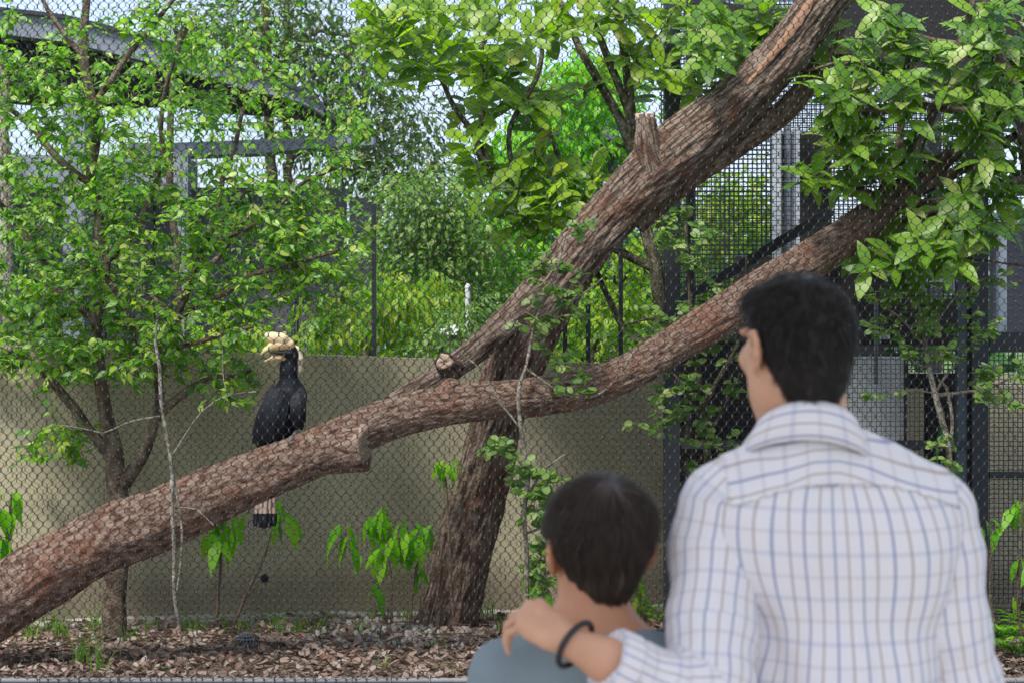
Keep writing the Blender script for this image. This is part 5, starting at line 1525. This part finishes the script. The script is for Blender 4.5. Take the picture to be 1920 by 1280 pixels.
# sleeves
def sleeve(name, pts, seedn, amp, cuff=None, crossflip=False):
    s_ = SDF(.0055)
    for (p, r), (q, r2) in zip(pts[:-1], pts[1:]): s_.cone(p, q, r, r2, .025)
    pe = np.array(pts[-1][0]); de = np.array(pts[-1][0]) - np.array(pts[-2][0]); de /= np.linalg.norm(de)
    v_, q_ = s_.surface(lambda F, X, Y, Z: np.maximum(F, (X - pe[0]) * de[0] + (Y - pe[1]) * de[1] + (Z - pe[2]) * de[2]), 2)
    n_ = vnormals(v_, q_)
    # arc length along the arm and angle round it
    P = np.array([p for p, _ in pts], float)
    best = np.full(len(v_), 1e9); al = np.zeros(len(v_)); ang = np.zeros(len(v_)); acc = 0
    ref = np.array((0, -1.0, 0))
    for a_, b_ in zip(P[:-1], P[1:]):
        d = b_ - a_; L = np.linalg.norm(d); t_ = d / L
        k = np.clip(((v_ - a_) @ t_), 0, L); off = v_ - a_ - k[:, None] * t_
        dist = np.linalg.norm(off, axis=1)
        r1 = ref - t_ * ref.dot(t_); r1 /= np.linalg.norm(r1); r2 = np.cross(t_, r1)
        w = dist < best
        best[w] = dist[w]; al[w] = acc + k[w]; ang[w] = np.arctan2(off @ r2, off @ r1)[w]; acc += L
    wr = amp * (np.sin(al * 85 + 2.2 * np.sin(ang * 2 + seedn) + seedn) * .5 * np.clip((al - acc * .35) / (acc * .3), .15, 1) + 1.2 * fbm(v_[:, 0] * 14, v_[:, 1] * 14, v_[:, 2] * 14, 3, seedn))
    v_ = v_ + n_ * wr[:, None]
    o = link(name, np_mesh(name, v_, [q_], True, np.stack([ang * .062 + .004 * np.sin(al * 12), al], 1)), M['check'], sh_o)
    return o, pe, de
mid_f = EL * .27 + WR * .73
sleeve('sleeve', [(SH_L + (.030, 0, .012), .060), (SH_L + (.004, -.004, -.016), .070), (SH_L + (-.010, -.010, -.085), .074), ((SH_L + EL) / 2 + (-.003, -.01, -.045), .071), (EL + (.012, -.005, .02), .064), (EL * .75 + WR * .25, .058), (mid_f, .050)], 3, .0055)
sleeve('sleeve', [(SH_R + (-.030, 0, .012), .060), (SH_R + (-.002, -.004, -.016), .069), (SH_R + (.010, -.010, -.085), .069), ((SH_R + ER) / 2 + (0, -.01, -.05), .064), (ER, .060), (ER * .5 + WR2 * .5, .054)], 6, .004)
# turned-back cuff edge
d = (WR - EL) / np.linalg.norm(WR - EL)
a_ = np.linspace(0, 2 * PI, 33); u_ = np.cross(d, (0, -1, 0)); u_ /= np.linalg.norm(u_); w_2 = np.cross(d, u_)
cq = []
for q_, r_ in ((-.034, .0555), (-.002, .0538), (.003, .0505), (-.004, .042)):
    cq.append([mid_f + d * q_ + (u_ * math.cos(k) + w_2 * math.sin(k)) * (r_ + .0018 * math.sin(3 * k + 1)) for k in a_])
cv = np.array(cq).reshape(-1, 3); cqq = [(i * 33 + j, i * 33 + j + 1, (i + 1) * 33 + j + 1, (i + 1) * 33 + j) for i in range(3) for j in range(32)]
cuv = np.stack([np.tile(a_ * .06, 4), np.repeat([.28, .312, .318, .33], 33)], 1)
link('cuff', np_mesh('cuff', cv, [np.array(cqq)], True, cuv), M['check'], sh_o)
# collar: a folded band round the neck, open at the front
cv = []; cu = []
nk = 56
for prof_r, prof_z in ((.0725, 1.462), (.0735, 1.500), (.0755, 1.522), (.0790, 1.5245), (.0825, 1.516), (.0890, 1.492), (.0965, 1.466), (.0945, 1.465)):
    for k in range(nk):
        th = -PI * .90 + 2 * PI * .90 * k / (nk - 1)                    # 0 = back of the neck
        fr = (1 - math.cos(th)) / 2
        zz = prof_z - ((.105 if prof_r < .084 else .092) * fr**.95)
        x_ = .4885 + math.sin(th) * (prof_r + (.012 * fr if prof_r > .084 else 0)) * 1.06 + .012 * fr * -1; y_ = 2.797 - math.cos(th) * prof_r * (1.0) + .0 
        tilt = -.10 * (x_ - .4885)
        cv.append((x_, y_, zz + tilt)); cu.append((zz * 1.0 + .010 + .098 * fr**.95, th * .08))
cqq = [(i * nk + j, i * nk + j + 1, (i + 1) * nk + j + 1, (i + 1) * nk + j) for i in range(7) for j in range(nk - 1)]
co = link('collar', np_mesh('collar', np.array(cv), [np.array(cqq)], True, np.array(cu)), M['check'], sh_o)
mdf = co.modifiers.new('thickness', 'SOLIDIFY'); mdf.thickness = .002
# wrist band
bc = WR * .97 + EL * .03
bn = (d + np.array((0, .85, .0))); bn /= np.linalg.norm(bn); u_ = np.cross(bn, (0, 0, 1.0)); u_ /= np.linalg.norm(u_); w_2 = np.cross(u_, bn)
P = [bc + u_ * .0400 * math.cos(k) + w_2 * .0375 * math.sin(k) for k in np.linspace(0, 2 * PI, 41)]
MB().tube(P, .0048, 10, False).build('wristband', M['rubber'], man, True)

# ---------------------------------------------------------------- the boy
boy = thing('person', 'boy with dark bowl cut hair in a grey blue t-shirt, standing before the man', 'person', (.135, 2.78, 0), 'father and son watching the bird')
BC = np.array([.143, 2.790, 1.300]); BR = rotz(math.radians(14)) @ np.array(Matrix.Rotation(math.radians(9), 3, 'X'))
sd = SDF(.005)
head_prims(sd, BC, BR, .925, -.020, .005)
sd.cone((.136, 2.780, 1.25), (.130, 2.775, 1.15), .046, .050, .025)
sd.ell((.133, 2.795, 1.03), (.125, .080, .17), .05); sd.ell((.133, 2.795, .85), (.115, .078, .16), .05)
BL = np.array((-.014, 2.780, 1.075)); BRt = np.array((.276, 2.780, 1.08))
for sh in (BL, BRt):
    sd.cone((.130, 2.780, 1.138), sh, .038, .040, .03)
for sh, sx in ((BL, -1), (BRt, 1)):
    e_ = sh + (sx * .03, .0, -.23); w_1 = e_ + (sx * .0, .09, -.19)
    sd.chain([(sh, .042), (e_, .034), (w_1, .023)], .02)
    hand_prims(sd, w_1, (-sx * .3, .9, .2), (0, .35, -.93), (sx, .2, 0), .82)
for sx in (-1, 1):
    hp = np.array((.133 + sx * .07, 2.795, .74)); kn = np.array((.133 + sx * .075, 2.805, .40)); an = np.array((.133 + sx * .075, 2.775, .075))
    sd.chain([(hp, .072), (kn, .046), (kn * .6 + an * .4, .043), (an, .030)], .03)
    sd.cone(an + (0, -.02, -.035), an + (0, .12, -.045), .030, .024, .02)
V, Q = sd.surface(smooth=1)
link('body', np_mesh('body', V, [Q], True), M['skin_boy'], boy)
for sx in (-1, 1):
    c = BC + BR @ (np.array((sx * .031, .074, 0.004)) * .925)
    sde = SDF(.0025); sde.ell(c, (.0115, .0115, .0115), .002); v_, q_ = sde.surface(smooth=0)
    link('eye', np_mesh('eye', v_, [q_], True), M['eye'], boy)
def hl_boy(x, y):
    ys = np.array([-.13, -.045, -.020, -.008, .010, .03, .06, .09, .13])
    zs = np.array([-.094, -.095, -.080, -.026, -.020, -.016, .0, .012, .012])
    return np.interp(y, ys, zs)
def lump_boy(x, y, z):
    a = np.arctan2(x + .005, y + .02)
    w = np.clip((.105 - z) / .06, 0, 1)
    return -(.006 * w * fbm(a * 5, a * 0, z * 6, 3, 64) + .004 * w * fbm(a * 13, a * 0, z * 4, 2, 65))
V, Q = hair_cap(None, BC, BR, [((0, -.012, .028), (.0870, .1020, .083), .02), ((0, -.034, -.050), (.056, .062, .062), .05), ((0, .035, .018), (.076, .068, .055), .03)], hl_boy, 0, lump_boy, .0045, .945)
hb = link('hair', np_mesh('hair', V, [Q], True, crown_uv(V, BR, BC)), M['hair_boy'], boy)
Nv = vnormals(V, Q)
topv = BC + BR @ np.array((.006, -.045, .112))
lo_ = ((V - BC) @ BR)[:, 2] > -.075
sv, sq, su = strands(V[lo_], Nv[lo_], BR, BC, topv, 8000, .050, .0008, 7, .004, curl=.2)
link('hair_strands', np_mesh('hair_strands', sv, [sq], True, su), M['hair_boy'], hb, 'stuff')
# t-shirt
s_ = SDF(.0065)
s_.ell((.133, 2.797, 1.02), (.150, .102, .16), .04); s_.ell((.133, 2.797, .86), (.145, .102, .18), .05)
s_.cone((.130, 2.780, 1.156), (.130, 2.780, 1.098), .053, .062, .03)
for sh, sx in ((BL, -1), (BRt, 1)):
    s_.cone((.130, 2.780, 1.126), sh + (0, 0, .004), .046, .051, .03)
    s_.chain([(sh, .054), (sh + (sx * .025, 0, -.16), .062)], .03)
V, Q = s_.surface(lambda F, X, Y, Z: np.maximum(F, np.maximum(.70 - Z, Z - 1.166 + .25 * np.abs(Y - 2.725) * (Y > 2.745))), 2)
V = folds(V, vnormals(V, Q), .006, 9, 7, 81)
ts = link('t_shirt', np_mesh('t_shirt', V, [Q], True), M['tee'], boy)
P = [np.array((.130 + .0535 * math.cos(k), 2.780 + .0535 * math.sin(k), 1.165 - .018 * (1 + math.sin(k)))) for k in np.linspace(0, 2 * PI, 33)]
MB().tube(P, .0042, 6, False).build('neckband', M['tee'], ts, True)
s_ = SDF(.010); s_.ell((.133, 2.797, .75), (.135, .095, .10), .03)
for sx in (-1, 1):
    hp = np.array((.133 + sx * .07, 2.795, .72)); kn = np.array((.133 + sx * .078, 2.805, .40)); s_.chain([(hp, .082), (kn, .068)], .03)
v_, q_ = s_.surface(smooth=1); link('shorts', np_mesh('shorts', v_, [q_], True), M['trousers'], boy)
for sx in (-1, 1):
    an = np.array((.133 + sx * .075, 2.775, .045)); s_ = SDF(.007)
    s_.cone(an + (0, -.025, 0), an + (0, .145, -.008), .040, .034, .02); s_.cone(an, an + (0, 0, .04), .038, .036, .02)
    v_, q_ = s_.surface(lambda F, X, Y, Z: np.maximum(F, .004 - Z), 1); link('shoe', np_mesh('shoe', v_, [q_], True), M['shoe'], boy)

# ---------------------------------------------------------------- the hornbill
BDp = 8.62
def B_(x, y, dd=0): return np.array(W(x, y, BDp + dd))
px = BDp / FPX
bird = thing('hornbill', 'large black hornbill with a cream casque and open bill perched on the log', 'bird', B_(530, 838))
sd = SDF(.0055)
sd.ell(B_(528, 778, .02), (38 * px, 46 * px, 66 * px), .05, np.array(Matrix.Rotation(math.radians(14), 3, 'Y')))
sd.ell(B_(505, 815, .03), (30 * px, 40 * px, 34 * px), .05)
sd.ell(B_(548, 742, .0), (26 * px, 30 * px, 30 * px), .05)
sd.chain([(B_(548, 745), 20 * px), (B_(542, 718, -.02), 15 * px), (B_(541, 692, -.03), 14.5 * px), (B_(544, 668, -.03), 16 * px)], .03)
sd.ell(B_(541, 660, -.03), (17 * px, 18 * px, 17 * px), .02)
V, Q = sd.surface(smooth=1)
m, nt, b = new_mat('feather_black')
v = tex(nt, 'Object', (1, 1, .35))
c = ramp(nt, [(.3, (.004, .005, .0075)), (.7, (.012, .016, .025))], noise_tex(nt, v, 60, 4))  # lighter blue-black tone paints a sheen into the plumage
nt.links.new(c, b.inputs['Base Color']); b.inputs['Roughness'].default_value = .55; b.inputs['Specular IOR Level'].default_value = .18
bump(nt, b, noise_tex(nt, v, 90, 4), .5, .006); M['feather'] = m
link('body', np_mesh('body', V, [Q], True), M['feather'], bird)
M['bill'] = plain('bill', (.60, .43, .22), .35, 0, .2, 30, .08)
M['casque'] = plain('casque', (.68, .53, .33), .38, 0, .22, 25, .08)
M['cream'] = plain('cream', (.62, .52, .36), .8, 0, .15, 40, .3)
M['tail_white'] = plain('tail_white', (.34, .26, .215), .8, 0, .15, 40, .2)
M['eye_red'] = plain('eye_red', (.04, .012, .01), .2, 0, .02, 3, 0)
sd = SDF(.0035)          # upper bill, curved down to the tip
sd.chain([(B_(541, 647, -.05), 11.5 * px), (B_(524, 646, -.08), 10.5 * px), (B_(509, 650, -.10), 7.5 * px), (B_(498, 656, -.115), 4.8 * px), (B_(490, 664, -.12), 1.8 * px)], .008)
v_, q_ = sd.surface(smooth=1); link('upper_bill', np_mesh('upper_bill', v_, [q_], True), M['bill'], bird)
sd = SDF(.0035)
sd.chain([(B_(538, 671, -.05), 5.5 * px), (B_(524, 670, -.08), 6 * px), (B_(511, 671, -.095), 4.5 * px), (B_(496, 677, -.105), 1.6 * px)], .008)
v_, q_ = sd.surface(smooth=1); link('lower_bill', np_mesh('lower_bill', v_, [q_], True), M['bill'], bird)
sd = SDF(.0035)          # casque: a flat-topped block that rises forward
sd.chain([(B_(540, 643, -.045), 10 * px), (B_(526, 637, -.075), 11.5 * px), (B_(511, 633, -.095), 9 * px), (B_(502, 629, -.105), 6 * px)], .02)
v_, q_ = sd.surface(lambda F, X, Y, Z: np.maximum(F, -(X - B_(499, 0)[0])), 1); link('casque', np_mesh('casque', v_, [q_], True), M['casque'], bird)
sd = SDF(.003); sd.cone(B_(544, 661.5, -.075), B_(510, 661, -.108), 5.0 * px, 2.6 * px, .004)
v_, q_ = sd.surface(smooth=0); link('mouth', np_mesh('mouth', v_, [q_], True), M['black'], bird)
sd = SDF(.004); sd.chain([(B_(556, 655, -.02), 7 * px), (B_(560, 672, -.015), 8 * px), (B_(560, 692, -.01), 6 * px), (B_(557, 706, -.005), 3 * px)], .01)
v_, q_ = sd.surface(smooth=1); link('nape', np_mesh('nape', v_, [q_], True), M['cream'], bird)
sd = SDF(.002); sd.ell(B_(545, 655, -.075), (.010, .007, .010), .002); v_, q_ = sd.surface(smooth=0); link('eye', np_mesh('eye', v_, [q_], True), M['eye_red'], bird)
# folded wings: overlapping long feathers on each side
for side, x0, x1, yt, yb, tipx in ((-1, 505, 540, 722, 832, 474), (1, 566, 548, 726, 806, 566)):
    w = thing('wing', '', '') if False else None
    mb = MB()
    for k in range(9):
        f = k / 8
        a = B_(x0 + (x1 - x0) * f * .8 + (8 if side < 0 else 0), yt + 12 * f, -.115 + .07 * abs(f - .55)); e = B_(tipx + (x1 - tipx) * f * .75, yb - 4 * f, -.105 + .06 * abs(f - .6))
        mdl = (a + e) / 2 + np.array((side * .010 * (1 - f), -.035, .0))
        P, _ = resample([a, mdl, e], [1, 1, 1], .018)
        T = np.gradient(P, axis=0); T /= np.linalg.norm(T, axis=1)[:, None]
        s__ = np.cross(T, (0, -1, 0)); s__ /= np.linalg.norm(s__, axis=1)[:, None]
        q = np.linspace(0, 1, len(P)); wd_ = 6.2 * px * np.minimum(1, np.minimum(q * 6 + .3, (1 - q) * 5 + .15))
        VV = np.stack([P - s__ * wd_[:, None], P + np.array((0, -.005, 0)), P + s__ * wd_[:, None]], 1).reshape(-1, 3)
        QQ = []
        for i in range(len(P) - 1): QQ += [(i * 3, i * 3 + 1, i * 3 + 4, i * 3 + 3), (i * 3 + 1, i * 3 + 2, i * 3 + 5, i * 3 + 4)]
        mb.add(VV, QQ)
    o = mb.build('wing', M['feather'], bird, True)
# tail: pale feathers with a broad black end, hanging behind the log
for k in range(5):
    f = (k - 2) / 2
    for nm, y0, y1, mt in (('tail_feather', 800, 966, 'tail_white'), ('tail_tip', 962, 990, 'feather')):
        P = [B_(503 - 7 * (y - 800) / 190 + f * (8 + 9 * (y - 800) / 190), y - 4 * abs(f) * (y > 980), .30 - .12 * (y - 800) / 190 + .012 * abs(f) - (.004 if nm == 'tail_tip' else 0)) for y in np.linspace(y0, y1, 6)]
        mb = MB(); VV = []; QQ = []
        for i, p_ in enumerate(P):
            w = (5.4 + (1.3 if nm == 'tail_tip' else 0)) * px * (1 if nm == 'tail_feather' or i < 4 else (.85 if i == 4 else .45))
            VV += [p_ + (-w, .003, 0), p_ + (0, -.003, 0), p_ + (w, .003, 0), p_ + (0, .006, 0)]
        for i in range(5):
            for q in range(4): QQ.append((i * 4 + q, i * 4 + (q + 1) % 4, i * 4 + 4 + (q + 1) % 4, i * 4 + 4 + q))
        mb.add(np.array(VV), QQ); mb.build(nm, M[mt], bird, True)
# feet gripping the log
M['foot'] = plain('foot', (.10, .095, .09), .6, 0, .2, 60, .4)
for fx, fy in ((516, 838), (552, 822)):
    sd = SDF(.003)
    for k in (-1, 0, 1):
        sd.chain([(B_(fx, fy - 6, -.10), .010), (B_(fx + k * 7, fy - 2, -.165), .009), (B_(fx + k * 9, fy + 6, -.195), .006)], .006)
    sd.cone(B_(fx, fy - 6, -.10), B_(fx + 2, fy - 14, -.02), .011, .012, .006)
    v_, q_ = sd.surface(smooth=1); link('foot', np_mesh('foot', v_, [q_], True), M['foot'], bird)
